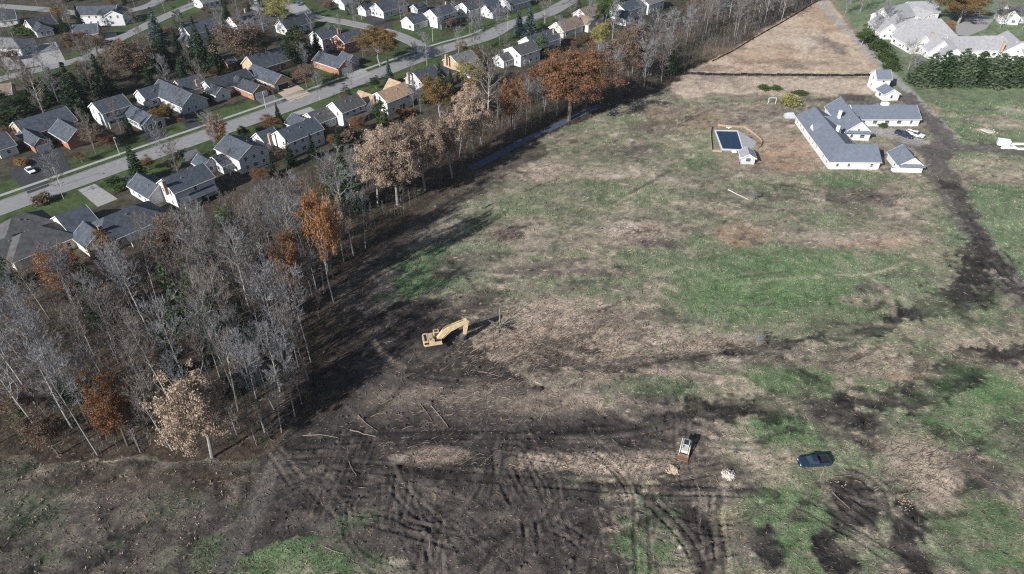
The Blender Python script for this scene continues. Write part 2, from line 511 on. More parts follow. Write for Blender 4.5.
# the churned mud of the foreground holds together, with dry and grassy scraps left in it
w_mud = poly_w([(262, 461), (300, 425), (318, 380), (345, 330), (405, 300), (450, 300), (470, 340), (520, 385), (640, 415), (640, 445), (560, 470), (590, 490), (620, 574), (610, 640), (420, 640), (425, 574), (400, 545), (330, 530), (265, 545), (225, 574), (205, 640), (185, 660), (218, 574)], 3.0)
lay('soil', .9 * w_mud)
lay('mud', .95 * w_mud * np.clip(.72 + .9 * nB + .5 * nE, 0, 1))
for k, x, y, rx, ry, rot, s in (('straw', 545, 402, 60, 14, 5, .55), ('straw', 480, 392, 50, 16, 0, .45), ('straw', 600, 463, 90, 13, 0, .85), ('straw', 545, 460, 30, 9, 0, .7), ('straw', 438, 455, 40, 10, 0, .55), ('soil', 440, 400, 90, 24, 0, .6), ('straw', 420, 395, 50, 14, 10, .3), ('green', 350, 520, 30, 10, 20, .55), ('soil', 325, 470, 20, 6, 10, .7), ('soil', 560, 522, 18, 12, 0, .55), ('soil', 428, 525, 14, 10, 40, .6), ('pale', 398, 458, 10, 5, 0, .5)):
    lay(k, s * ell_w(x, y, rx, ry, rot) * np.clip(0.9 + 1.0 * nE, 0.2, 1))
# the weedy plot at lower left
w_plot = poly_w([(-420, 463), (0, 463), (262, 461), (247, 515), (218, 574), (190, 660), (-500, 660)], 0.8)
lay('plot', w_plot)
lay('pale', w_plot * .16 * sm(.25, .6, fbm(gx, gy, 4, 4, 91)))
lay('mud', w_plot * .75 * sm(.05, .4, fbm(gx, gy, 7, 4, 92)))
lay('litter', w_plot * 0.6 * ell_w(150, 480, 130, 18)); lay('soil', 0.35 * w_plot * np.clip(nB, 0, 1)); lay('green', w_plot * np.maximum.reduce([.6 * ell_w(210, 555, 22, 24), .3 * ell_w(30, 510, 50, 26), .25 * ell_w(170, 505, 40, 18), .25 * sm(.25, .5, fbm(gx, gy, 5, 4, 95))]))
lay('litter', .7 * ell_w(215, 478, 16, 10))

# small ragged scraps: exposed soil, straw, tufts, wet hollows
scrap = .85 * open_w * (1 - .75 * w_plot) * (1 - .85 * w_mud) * np.clip(1 - 22 * np.maximum(C[:, 1] - C[:, 0], 0), .12, 1)
for seed_, k_, th, sc2, st in ((301, 'straw', .30, 3.2, .7), (302, 'soil', .26, 2.6, .75), (303, 'mud', .40, 2.2, .7), (304, 'green', .42, 3.0, .5), (305, 'pale', .46, 1.8, .7), (306, 'soil', .30, 1.6, .6), (307, 'mud', .48, 4.5, .75)):
    f_ = fbm(gx * .75, gy * 1.35, sc2, 4, seed_, .62)
    lay(k_, scrap * st * sm(th, th + .16, f_))
for x, y, rx, ry in ((905, 542, 15, 42), (912, 520, 12, 24), (835, 556, 18, 22), (768, 553, 14, 24), (700, 545, 20, 30), (858, 506, 26, 26)):  # very dark patches at lower right, laid a second time
    lay('mud', .95 * ell_w(x, y, rx * 1.1, ry * 1.1, 0, .6, 1.0))
# strokes: churned tracks
TR = []


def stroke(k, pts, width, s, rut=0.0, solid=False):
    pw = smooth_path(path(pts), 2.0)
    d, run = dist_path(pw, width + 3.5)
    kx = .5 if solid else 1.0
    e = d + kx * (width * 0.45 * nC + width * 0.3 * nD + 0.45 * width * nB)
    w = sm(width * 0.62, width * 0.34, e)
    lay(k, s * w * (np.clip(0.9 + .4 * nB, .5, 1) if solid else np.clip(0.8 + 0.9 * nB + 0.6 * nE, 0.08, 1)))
    global hz
    if rut:
        prof = -np.exp(-((d - 0.95) / 0.33) ** 2) + 0.55 * np.exp(-((d - 1.55) / 0.3) ** 2) + 0.35 * np.exp(-(d / 0.4) ** 2)
        lug = 1 + 0.25 * np.sin(run * 7.0) * (np.abs(d - 0.95) < 0.5)
        tot = sum((q_ - p_).length for p_, q_ in zip(pw[:-1], pw[1:]))
        hz = hz + 1.5 * rut * prof * lug * (d < 3) * sm(0, 5, run) * sm(0, 5, tot - run) * np.clip(.75 + .8 * nB, .15, 1.2)
    TR.append(pw)


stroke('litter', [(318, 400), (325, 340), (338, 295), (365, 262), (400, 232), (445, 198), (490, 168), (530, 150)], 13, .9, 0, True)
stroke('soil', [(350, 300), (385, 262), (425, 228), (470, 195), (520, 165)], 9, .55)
lane = [(822, 2), (838, 22), (862, 45), (885, 68), (905, 88), (925, 108), (942, 126), (955, 142)]
stroke('gravel', lane, 4.2, .9, 0, True)
stroke('dirtroad', [(955, 142), (945, 150), (925, 148), (905, 140)], 7.5, .9, 0, True)
lay('gravel', .85 * ell_w(885, 132, 26, 6)); lay('gravel', .7 * ell_w(912, 140, 18, 6))
stroke('dirtroad', [(905, 95), (925, 115), (945, 135), (935, 155), (945, 180), (962, 210), (980, 240), (1000, 268), (1024, 296), (1070, 340)], 7.6, 1.0, .06, True)
stroke('mud', [(950, 185), (965, 212), (982, 243), (1000, 268), (1024, 296)], 5.0, .75, .06)
stroke('dirtroad', [(925, 152), (955, 148), (985, 148), (1024, 152), (1080, 158)], 6.0, .95, 0, True)
stroke('dirtroad', [(930, 152), (942, 144), (955, 140)], 4, .8)
stroke('mud', [(985, 245), (975, 272), (962, 290), (930, 308), (905, 314)], 9.0, .95, .08)
stroke('mud', [(1000, 275), (985, 300), (960, 310)], 4.0, .6)
stroke('mud', [(905, 314), (880, 330), (855, 335), (820, 338), (780, 345), (730, 352)], 3.2, .9, .08)
stroke('mud', [(780, 360), (815, 380), (850, 398), (900, 405), (960, 385), (1000, 355)], 2.8, .75, .08)
stroke('mud', [(690, 415), (740, 408), (800, 407), (850, 402), (905, 400), (940, 385), (975, 362), (1024, 350)], 5.4, .95, .08)
stroke('mud', [(860, 395), (870, 430), (865, 470), (850, 500)], 4.0, .55, .08)
stroke('mud', [(900, 330), (920, 360), (905, 385), (880, 400)], 2.4, .5, .06)
stroke('mud', [(1024, 372), (985, 340), (960, 320)], 2.0, .5)
stroke('mud', [(290, 446), (380, 436), (480, 434), (560, 434), (630, 432), (690, 416)], 3.4, .9, .10)
stroke('mud', [(300, 462), (400, 470), (480, 476), (560, 483), (640, 488), (700, 490), (775, 492)], 1.8, .9, .10)
stroke('mud', [(410, 378), (470, 384), (520, 372), (570, 366), (620, 368), (680, 360), (740, 352)], 1.8, .7, .08)
stroke('mud', [(520, 360), (560, 350), (600, 352)], 2.0, .7)
stroke('dirtroad', [(276, 462), (258, 500), (240, 535), (222, 574), (205, 620)], 3.6, .95, .05, True)
stroke('soil', [(480, 470), (470, 500), (440, 520), (420, 545)], 1.6, .5, .14)
stroke('soil', [(497, 440), (500, 470), (498, 505)], 1.8, .45, .14)
stroke('soil', [(512, 440), (514, 470), (512, 505)], 1.8, .4, .14)
stroke('soil', [(405, 545), (424, 515), (428, 480)], 1.5, .4, .14)
stroke('soil', [(440, 570), (430, 540), (450, 530), (470, 560)], 1.5, .3, .14)
stroke('mud', [(640, 490), (665, 515), (690, 545), (705, 580)], 2.6, .8, .14)
stroke('mud', [(720, 490), (715, 520), (722, 560), (715, 590)], 2.6, .7, .14)
stroke('soil', [(835, 470), (858, 474), (880, 490), (885, 510)], 1.4, .4, .14)
stroke('soil', [(832, 488), (845, 505), (868, 522), (880, 540)], 1.4, .35, .14)
stroke('soil', [(845, 482), (862, 500), (885, 505)], 1.4, .3, .14)
stroke('green', [(690, 440), (745, 445), (800, 440), (850, 445)], 1.2, .4, .05)
for k in range(13):
    # arcs left by turning machines in the mud
    cx, cy = random.choice([(420, 520), (470, 500), (520, 520), (340, 500), (560, 500), (450, 545), (590, 540), (320, 470), (690, 520)])
    cx += random.uniform(-45, 45); cy += random.uniform(-26, 26)
    g = G(cx, cy)
    R, a0, a1 = random.uniform(3, 14), random.uniform(0, 6.28), random.uniform(0.7, 1.9)
    pp = [g + Vector((R * math.cos(a0 + a1 * t / 6), R * math.sin(a0 + a1 * t / 6), 0)) - Vector((R * math.cos(a0), R * math.sin(a0), 0)) for t in range(7)]
    d, run = dist_path(pp, 2.4)
    w = sm(1.2, .5, d + .4 * nC)
    lay('soil' if k % 3 else 'mud', .35 * w)
    hz = hz + random.uniform(.06, .18) * (-np.exp(-((d - 0.5) / 0.24) ** 2) + .7 * np.exp(-((d - 1.0) / 0.25) ** 2)) * (d < 2.3) * sm(0, 2.5, run) * sm(0, 2.5, R * a1 - run)
for k in range(64):
    # pairs of straight crawler tracks, overlapping at all angles
    cx, cy = random.choice([(420, 515), (480, 500), (540, 520), (340, 495), (580, 510), (450, 550), (600, 540), (320, 465), (520, 460), (690, 530), (640, 470), (860, 505)])
    cx += random.uniform(-50, 50); cy += random.uniform(-24, 24)
    g = G(cx, cy)
    a, L, b = random.choice([1.5, .9, 2.3, .1, 1.2, -.5]) + random.gauss(0, .25), random.uniform(6, 20), random.gauss(0, .12)
    pp = [g + Vector((L * t * math.cos(a + b * t), L * t * math.sin(a + b * t), 0)) for t in (-.5, -.25, 0, .25, .5)]
    d, run = dist_path(pp, 2.6)
    d = d + .22 * nC
    fade = sm(0, 2, run) * sm(0, 2, L - run) * (d < 2.5)
    bed = np.exp(-((d - 1.15) / .34) ** 4) * fade
    lay('soil' if k % 3 else 'mud', random.uniform(.2, .6) * bed)
    hz = hz + random.uniform(.05, .14) * fade * (-np.exp(-((d - 1.15) / .36) ** 2) * (1 + .15 * np.sin(run * 9)) + .8 * np.exp(-((d - 1.75) / .22) ** 2) + .5 * np.exp(-((d - .55) / .22) ** 2))
for k in range(120):
    # scratchy drag marks over the whole clearing
    cx, cy = random.uniform(330, 960), random.uniform(150, 560)
    if in_poly(np.array([cx]), np.array([cy]), [(330, 400), (400, 250), (560, 150), (690, 110), (780, 190), (960, 200), (1000, 560), (300, 574)])[0]:
        g = G(cx, cy)
        a = random.gauss(0.1, 0.5)
        L = random.uniform(5, 22)
        b = random.uniform(-.5, .5)
        pp = [g + Vector((L * t * math.cos(a + b * t), L * t * math.sin(a + b * t), 0)) for t in (0, .2, .4, .6, .8, 1)]
        ww = random.uniform(.5, 1.3)
        d, run = dist_path(pp, ww + 1)
        w = sm(ww, ww * .3, d + .35 * nC + .3 * nD)
        lay(random.choice(['soil', 'mud', 'straw', 'soil']) if cy < 390 else random.choice(['soil', 'mud']), random.uniform(.25, .6) * w)
        hz = hz - 0.08 * np.exp(-(d / (0.5 * ww)) ** 2) * (d < ww + 1)

# cover weights that other builders read
lum = C.mean(1)
mudw = np.clip(1 - lum / 0.085, 0, 1)
hz = hz + mudw * (0.24 * nC + 0.15 * nD)
flat = np.clip(1 - w_sub, 0, 1) * sm(430, 400, gy)
flat *= 1 - sm(1.25, 1.0, np.hypot((gpx - 858) / 75, (gpy - 140) / 42)) * 0.9
flat *= 1 - sm(1.25, 1.0, np.hypot((gpx - 738) / 38, (gpy - 142) / 24))
flat[(gpx > 835) & (gpy < 100)] = 0
hz = hz * flat
core = (gy > 44) & (gy < 480) & (np.abs(gx) < 0.87 * dep)
hz[~core] = 0
verts = np.stack([gx, gy, hz], 1)
nr, nc = shp
ii = np.arange(nr * nc).reshape(nr, nc)
quads = np.stack([ii[:-1, :-1], ii[:-1, 1:], ii[1:, 1:], ii[1:, :-1]], -1).reshape(-1, 4)

gm = bpy.data.materials.new("ground_cover")
gm.use_nodes = True
nt = gm.node_tree
bs = nt.nodes["Principled BSDF"]
bs.inputs["Roughness"].default_value = 0.95
bs.inputs["Specular IOR Level"].default_value = 0.15
at = nt.nodes.new("ShaderNodeAttribute"); at.attribute_name = "cover"
tc = nt.nodes.new("ShaderNodeTexCoord")
n1 = nt.nodes.new("ShaderNodeTexNoise"); n1.inputs["Scale"].default_value = 2.6; n1.inputs["Detail"].default_value = 6; n1.inputs["Roughness"].default_value = 0.72
n2 = nt.nodes.new("ShaderNodeTexNoise"); n2.inputs["Scale"].default_value = 0.55; n2.inputs["Detail"].default_value = 5; n2.inputs["Roughness"].default_value = 0.7
for n_ in (n1, n2):
    nt.links.new(tc.outputs["Object"], n_.inputs["Vector"])
mr1 = nt.nodes.new("ShaderNodeMapRange"); mr1.inputs[1].default_value = .28; mr1.inputs[2].default_value = .72; mr1.inputs[3].default_value = .42; mr1.inputs[4].default_value = 1.62
mr2 = nt.nodes.new("ShaderNodeMapRange"); mr2.inputs[1].default_value = .3; mr2.inputs[2].default_value = .7; mr2.inputs[3].default_value = .72; mr2.inputs[4].default_value = 1.26
nt.links.new(n1.outputs[0], mr1.inputs[0]); nt.links.new(n2.outputs[0], mr2.inputs[0])
mu = nt.nodes.new("ShaderNodeMath"); mu.operation = 'MULTIPLY'
nt.links.new(mr1.outputs[0], mu.inputs[0]); nt.links.new(mr2.outputs[0], mu.inputs[1])
vs_ = nt.nodes.new("ShaderNodeVectorMath"); vs_.operation = 'SCALE'
nt.links.new(at.outputs["Color"], vs_.inputs[0]); nt.links.new(mu.outputs[0], vs_.inputs["Scale"])
nt.links.new(vs_.outputs[0], bs.inputs["Base Color"])
bp = nt.nodes.new("ShaderNodeBump"); bp.inputs["Strength"].default_value = 0.9; bp.inputs["Distance"].default_value = 0.14
nt.links.new(n1.outputs[0], bp.inputs["Height"]); nt.links.new(bp.outputs[0], bs.inputs["Normal"])
gme = npmesh("ground", verts, quads, None, gm)
ca = gme.color_attributes.new("cover", 'FLOAT_COLOR', 'POINT')
ca.data.foreach_set("color", np.concatenate([np.clip(C, 0.01, 0.8), np.ones((N, 1))], 1).astype(np.float32).ravel())
gme.polygons.foreach_set("use_smooth", np.ones(len(quads), bool))
ground = tag(obj("ground", gme), kind="structure")
HZ2, C2 = hz.reshape(shp), C.reshape(shp + (3,))


def gidx(x, y):
    r = np.clip(np.searchsorted(RY, y), 1, nr - 1)
    s = np.clip(np.searchsorted(SX, x / RW[r]), 1, nc - 1)
    return r, s


def gz(x, y):
    r, s = gidx(np.array([x]), np.array([y]))
    return float(HZ2[r, s][0])


# ------------------------------------------------------------------ paved sheets
def strip_mesh(pts, o0, o1, z0, z1, name, m):
    """a ribbon with real thickness between two sideways offsets of a path"""
    mb = MB()
    L, R = [], []
    for i, p in enumerate(pts):
        d = (pts[min(i + 1, len(pts) - 1)] - pts[max(i - 1, 0)]).normalized()
        nrm = Vector((-d.y, d.x, 0))
        L.append(p + nrm * o1); R.append(p + nrm * o0)
    n = len(pts)
    vs = [(p.x, p.y, z1) for p in L] + [(p.x, p.y, z1) for p in R] + [(p.x, p.y, z0) for p in L] + [(p.x, p.y, z0) for p in R]
    fs = []
    for i in range(n - 1):
        fs.append((i, n + i, n + i + 1, i + 1))
        fs.append((i, i + 1, 2 * n + i + 1, 2 * n + i))
        fs.append((n + i, 3 * n + i, 3 * n + i + 1, n + i + 1))
    mb.add(vs, fs)
    return mb.mesh(name, m)


m_road = mat("worn_asphalt", (0.235, 0.232, 0.235), .9, .14, .5, detail=8)
m_walk = mat("sidewalk_concrete", (0.33, 0.325, 0.32), .9, .12, 1.2)
m_kerb = mat("kerb_concrete", (0.30, 0.295, 0.29), .9, .12, 2)
m_black = mat("dark_asphalt", (0.04, 0.042, 0.048), .85, .2, 1.0)
m_conc = mat("drive_concrete", (0.30, 0.295, 0.29), .9, .14, 1.0)
m_tanc = mat("tan_concrete", (0.42, 0.34, 0.27), .9, .12, 1.2)
m_greyd = mat("grey_asphalt", (0.13, 0.13, 0.135), .9, .2, 1.2)
tag(obj("road", strip_mesh(ST_A, -4.7, 4.3, -.1, .030, "road", m_road)), kind="structure")
tag(obj("road", strip_mesh(ST_B, -3.6, 3.6, -.1, .026, "road", m_road)), kind="structure")
tag(obj("road", strip_mesh(ST_C, -3.6, 3.6, -.1, .026, "road", m_road)), kind="structure")
tag(obj("road", strip_mesh(ST_D, -3.6, 3.6, -.1, .022, "road", m_road)), kind="structure")
nA_ = len(ST_A)
tag(obj("sidewalk", strip_mesh(ST_A[:int(nA_ * .66)], 7.0, 8.5, -.1, .07, "sidewalk", m_walk)), kind="structure")
tag(obj("kerb", strip_mesh(ST_A[:int(nA_ * .68)], 4.3, 4.55, -.1, .13, "kerb", m_kerb)), kind="structure")
tag(obj("kerb", strip_mesh(ST_A, -4.95, -4.7, -.1, .13, "kerb", m_kerb)), kind="structure")
tag(obj("kerb", strip_mesh(ST_B[6:], 3.6, 3.82, -.1, .12, "kerb", m_kerb)), kind="structure")
tag(obj("kerb", strip_mesh(ST_C, -3.82, -3.6, -.1, .12, "kerb", m_kerb)), kind="structure")


def sheet(name, pts, z, m):
    mb = MB()
    pw = [G(x, y) for x, y in pts]
    mb.prism([(p.x, p.y) for p in pw], -.1, z)
    return tag(obj(name, mb.mesh(name, m)), kind="structure")


for i, (pts, m_) in enumerate((
        ([(8, 173), (24, 189), (46, 180.5), (71, 169), (60, 148), (35, 153)], m_black),
        ([(24, 189), (28, 194), (50, 186), (46, 180.5)], m_black),
        ([(137, 131), (151, 127), (170, 138), (152, 144)], m_black),
        ([(176, 118), (188, 113), (203, 125), (190, 131)], m_black),
        ([(247, 93), (262, 88), (284, 102), (268, 108)], m_greyd),
        ([(270, 87), (288, 79), (311, 94), (290, 102)], m_tanc),
        ([(335, 70), (350, 62), (372, 74), (355, 81)], m_conc),
        ([(78, 190), (95, 184), (118, 199), (98, 207)], m_conc),
        ([(122, 177), (139, 171), (150, 177), (131, 187)], m_greyd),
        ([(180, 154), (196, 149), (206, 157), (188, 165)], m_greyd),  # dark sheet standing in for shade beside the gabled house
        ([(292, 113), (310, 107), (318, 112), (300, 119)], m_conc),
        ([(360, 12), (376, 9), (393, 27), (378, 31)], m_black),
        ([(288, 6), (302, 2), (312, 12), (298, 15)], m_conc),
        ([(250, 8), (258, 2), (268, 6), (260, 13)], m_conc),
        ([(104, 34), (116, 33), (120, 42), (106, 45)], m_conc),
        ([(20, 47), (56, 42), (66, 62), (10, 70), (0, 58)], m_conc),
        ([(956, 26), (966, 18), (982, 15), (993, 20), (986, 29), (968, 36), (955, 34)], m_conc))):
    sheet("driveway", pts, .047 + .0041 * (i % 5) if i else .047, m_)

# paved foot path; the blue tree shade is put into its colour
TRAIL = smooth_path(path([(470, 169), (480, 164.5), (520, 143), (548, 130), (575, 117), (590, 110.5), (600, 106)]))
tag(obj("path", strip_mesh(TRAIL, -1.6, 1.6, -.4, .20, "path", mat("path_asphalt_shade_tint", (0.06, 0.075, 0.11), .8, .1, .8))), kind="structure")
# ------------------------------------------------------------------ houses
m_white = mat("white_siding", (0.58, 0.58, 0.585), .7, .05, 1.5)
m_cream = mat("cream_siding", (0.62, 0.58, 0.50), .75, .05, 1.5)
m_grey_s = mat("grey_siding", (0.42, 0.43, 0.45), .75, .06, 1.5)
m_brick = mat("red_brick", (0.30, 0.15, 0.10), .9, .25, 6)
m_bricktan = mat("tan_brick", (0.42, 0.30, 0.20), .9, .2, 6)
m_trim = mat("white_trim", (0.78, 0.78, 0.77), .6, .03, 2)
m_glass = mat("window_glass", (0.035, 0.045, 0.06), .08, .2, .4, spec=.6)
m_shut = mat("dark_shutter", (0.03, 0.035, 0.05), .6, .1, 4)
m_door = mat("front_door", (0.10, 0.05, 0.035), .5, .1, 4)
m_gdoor = mat("garage_door_paint", (0.62, 0.63, 0.65), .6, .04, 2)
m_gdark = mat("garage_interior_shade", (0.03, 0.03, 0.033), .9, .2, 2)
m_metal = mat("vent_metal", (0.45, 0.46, 0.47), .4, .1, 5, metal=.6)
m_deckw = mat("deck_boards", (0.34, 0.25, 0.17), .85, .2, 3)
ROOF = {
    'slate': mat("roof_slate_shingle", (0.062, 0.073, 0.092), .9, .32, .9, bump=.4, detail=9),
    'dark': mat("roof_dark_shingle", (0.045, 0.052, 0.064), .9, .32, .9, bump=.4, detail=9),
    'grey': mat("roof_grey_shingle", (0.145, 0.148, 0.155), .9, .32, .9, bump=.4, detail=9),
    'light': mat("roof_light_shingle", (0.30, 0.30, 0.315), .9, .14, .9, bump=.4, detail=9),
    'brown': mat("roof_brown_shingle", (0.20, 0.15, 0.12), .9, .32, .9, bump=.4, detail=9),
    'tan': mat("roof_tan_shingle", (0.33, 0.23, 0.155), .9, .32, .9, bump=.4, detail=9),
    'taupe': mat("roof_taupe_shingle", (0.08, 0.08, 0.083), .9, .32, .9, bump=.4, detail=9),
    'farm': mat("roof_farm_shingle", (0.14, 0.16, 0.20), .9, .14, .9, bump=.4, detail=9),
}
_wcache = {}
HB, LAND = [], []


def win_mesh(w, h, shutters=False):
    k = (w, h, shutters)
    if k not in _wcache:
        fr = MB()
        t = .09
        fr.box((0, 0, h / 2 - t / 2), (w, .09, t)).box((0, 0, -h / 2 + t / 2), (w + .1, .14, t))
        fr.box((-w / 2 + t / 2, 0, 0), (t, .088, h - 2 * t)).box((w / 2 - t / 2, 0, 0), (t, .088, h - 2 * t)).box((0, 0, 0), (w - 2 * t, .07, .05))
        sh = None
        if shutters:
            sh = MB().box((-w / 2 - .24, 0, 0), (.4, .06, h)).box((w / 2 + .24, 0, 0), (.4, .06, h)).mesh("shutter", m_shut)
        pa = MB().box((0, 0, 0), (w - 2 * t + .004, .03, h - 2 * t + .004))
        _wcache[k] = (fr.mesh("window", m_trim), pa.mesh("pane", m_glass), sh)
    return _wcache[k]


def inside_block(p, b, grow=0.15):
    q = Vector((p.x - b['c'].x, p.y - b['c'].y))
    a = b['a']
    x, y = q.x * math.cos(a) + q.y * math.sin(a), -q.x * math.sin(a) + q.y * math.cos(a)
    return abs(x) < b['L'] / 2 + grow and abs(y) < b['W'] / 2 + grow


def put_window(root, o, b, side, s, z, w, h, blocks, shut=False):
    """side: 'f','b' the long walls, 'l','r' the ends; s runs along the wall"""
    a = b['a']
    if side in 'fb':
        sg = -1 if side == 'f' else 1
        lx, ly, ra = s, sg * (b['W'] / 2 + .03), 0
    else:
        sg = -1 if side == 'l' else 1
        lx, ly, ra = sg * (b['L'] / 2 + .03), s, math.pi / 2
    wp = Vector((b['c'].x + lx * math.cos(a) - ly * math.sin(a), b['c'].y + lx * math.sin(a) + ly * math.cos(a), z))
    for ob in blocks:
        if ob is not b and inside_block(wp, ob) and z < ob['zr'] + .3:
            return None
    fm, pm, sm_ = win_mesh(w, h, shut)
    ob = obj("window", fm, root, wp - o, (0, 0, a + ra))
    obj("pane", pm, ob)
    if sm_:
        obj("shutter", sm_, ob)
    return ob


def block_from(r, zr, Wd, ze, hip=False, heading=None, **kw):
    A, B = G(r[0], r[1], zr), G(r[2], r[3], zr)
    c = (A + B) / 2
    d = B - A
    a = math.atan2(d.y, d.x)
    L = d.length
    if heading is not None:
        hd = math.radians(heading)
        k = round((a - hd) / (math.pi / 2))
        a2 = hd + k * math.pi / 2
        L = max(abs(math.cos(a - a2)) * L, 3.0)
        a = a2
    b = dict(c=Vector((c.x, c.y, 0)), a=a, L=L + (Wd if hip else 0), W=Wd, zr=zr, ze=ze, hip=hip)
    b.update(kw)
    return b


def house(label, blocks, wallm, roofk, heading=None, chim=(), name="house", cat="house", group="houses of the suburb", windows=True, shut=False, trim=True, seed=None, dens=1.0):
    rs = random.Random(seed if seed is not None else label)
    bl = []
    for b in blocks:
        kw = dict(b[1]) if isinstance(b[-1], dict) else {}
        args = b[0]
        bl.append(block_from(args[:4], args[4], args[5], args[6], kw.pop('hip', False), kw.pop('head', heading), **kw))
    o = bl[0]['c'].copy()
    root = thing(name, label, cat, o, 0, group)
    HB.extend(bl)
    LAND.append((o.x, o.y, label))
    for bi, b in enumerate(bl):
        L, Wd, zr, ze, a = b['L'], b['W'], b['zr'], b['ze'], b['a']
        R = Matrix.Rotation(a, 3, 'Z')
        C_ = b['c'] - o

        def T(x, y, z):
            return R @ Vector((x, y, z)) + C_
        hl, hw = L / 2, Wd / 2
        lowm = b.get('wall', wallm)
        wb = MB()
        e = .012 * bi           # blocks never share a plane
        hl_, hw_ = hl - e, hw - e
        if b['hip']:
            vs = [T(x, y, z) for z in (-.3, ze - .02) for x, y in ((-hl_, -hw_), (hl_, -hw_), (hl_, hw_), (-hl_, hw_))]
            wb.add(vs, [(0, 1, 5, 4), (1, 2, 6, 5), (2, 3, 7, 6), (3, 0, 4, 7), (4, 5, 6, 7)])
        else:
            vs = [T(x, y, z) for z in (-.3, ze) for x, y in ((-hl_, -hw_), (hl_, -hw_), (hl_, hw_), (-hl_, hw_))] + [T(-hl_, 0, zr - .02), T(hl_, 0, zr - .02)]
            wb.add(vs, [(0, 1, 5, 4), (2, 3, 7, 6), (1, 2, 6, 9, 5), (3, 0, 4, 8, 7)])
        obj("wall", wb.mesh("wall", lowm), root)
        ov, t = .42, .2
        k = (zr - ze) / hw
        rb = MB()
        if b['hip']:
            X, Y = hl + ov, hw + ov
            zb = ze - k * ov * .6
            rl = max(L - Wd, .3) / 2
            vs = [T(x, y, zb) for x, y in ((-X, -Y), (X, -Y), (X, Y), (-X, Y))] + [T(x, y, zb + t) for x, y in ((-X, -Y), (X, -Y), (X, Y), (-X, Y))] + [T(-rl, 0, zr + t), T(rl, 0, zr + t)]
            rb.add(vs, [(3, 2, 1, 0), (0, 1, 5, 4), (1, 2, 6, 5), (2, 3, 7, 6), (3, 0, 4, 7), (4, 5, 9, 8), (5, 6, 9), (6, 7, 8, 9), (7, 4, 8)])
        else:
            X, Y = hl + ov * .75, hw + ov
            zb = ze - k * ov
            pr = [(-Y, zb), (0, zr), (Y, zb), (Y, zb + t), (0, zr + t), (-Y, zb + t)]
            n = 6
            vs = [T(-X, p[0], p[1]) for p in pr] + [T(X, p[0], p[1]) for p in pr]
            rb.add(vs, [(0, 1, 4, 5), (1, 2, 3, 4), (11, 10, 7, 6), (10, 9, 8, 7)] + [(i, n + i, n + (i + 1) % n, (i + 1) % n) for i in range(n)])
        rf = obj("roof", rb.mesh("roof", ROOF[b.get('roof', roofk)]), root)
        # plumbing vents and ridge cap
        if L > 8:
            for q in range(2):
                x, y = rs.uniform(-hl * .6, hl * .6), rs.choice((-1, 1)) * rs.uniform(.25, .5) * hw
                if b['hip']:
                    x *= max(0, 1 - Wd / L)
                z = zr - k * abs(y) + t
                obj("roof_vent", _vent(), rf, T(x, y, z + .12), (0, 0, a))
        if trim and not b['hip']:
            for sx in (-1, 1):
                tb = MB()
                pr2 = [(-Y, zb - .03), (0, zr - .03), (Y, zb - .03), (Y, zb + t + .015), (0, zr + t + .015), (-Y, zb + t + .015)]
                x0, x1 = sx * (X + .004), sx * (X + .06)
                vs = [T(x0, p[0], p[1]) for p in pr2] + [T(x1, p[0], p[1]) for p in pr2]
                tb.add(vs, [(0, 1, 4, 5), (1, 2, 3, 4), (11, 10, 7, 6), (10, 9, 8, 7)] + [(i, n + i, n + (i + 1) % n, (i + 1) % n) for i in range(n)])
                obj("rake_trim", tb.mesh("rake_trim", m_trim), root)
        for sy in (-1, 1):
            tb = MB()
            zb2 = (ze - k * ov) if not b['hip'] else (ze - k * ov * .6)
            tb.box(T(0, sy * (Y + .06), zb2 + .08), (2 * X - .1, .11, .13), a)
            obj("gutter", tb.mesh("gutter", m_trim), root)
        # windows
        st = 2 if ze > 4.4 else 1
        if windows:
            for side in 'fblr':
                ln = L if side in 'fb' else Wd
                if side == b.get('garage') or side in b.get('nowin', ''):
                    continue
                n = max(1, int(ln / 3.3 * dens))
                for f in range(st):
                    for i in range(n):
                        if rs.random() < .2:
                            continue
                        s = (i + .5) / n * (ln - 1.6) - (ln - 1.6) / 2
                        wide = 1.7 if (f == 0 and rs.random() < .35) else 1.05
                        put_window(root, o, b, side, s, 1.55 + f * 2.75 if st == 2 else 1.55, wide, 1.35, bl, shut and side in b.get('shutside', 'fb'))
                if side in 'lr' and not b['hip'] and st == 1 and zr - ze > 2.4:
                    put_window(root, o, b, side, 0, ze + .8, .9, .9, bl)
        g = b.get('garage')
        if g:
            gm_ = m_gdark if b.get('gopen') else m_gdoor  # open garages: dark panels stand in for the shaded interior
            gw = min(4.9, (Wd if g in 'lr' else L) - 1.2)
            sg = -1 if g in 'fl' else 1
            if g in 'lr':
                cpos, ra = T(sg * (hl + .02), 0, 1.15), a + math.pi / 2
            else:
                cpos, ra = T(0, sg * (hw + .02), 1.15), a
            fr = MB().box((0, 0, 1.22), (gw + .3, .1, .16)).box((-gw / 2 - .08, 0, 0), (.15, .1, 2.28)).box((gw / 2 + .08, 0, 0), (.15, .1, 2.28))
            go = obj("garage_door", fr.mesh("garage_door", m_trim), root, cpos, (0, 0, ra))
            for q in range(4):
                obj("door_panel", _panel(gw, gm_), go, (0, 0, -.86 + q * .575))
        dr = b.get('door')
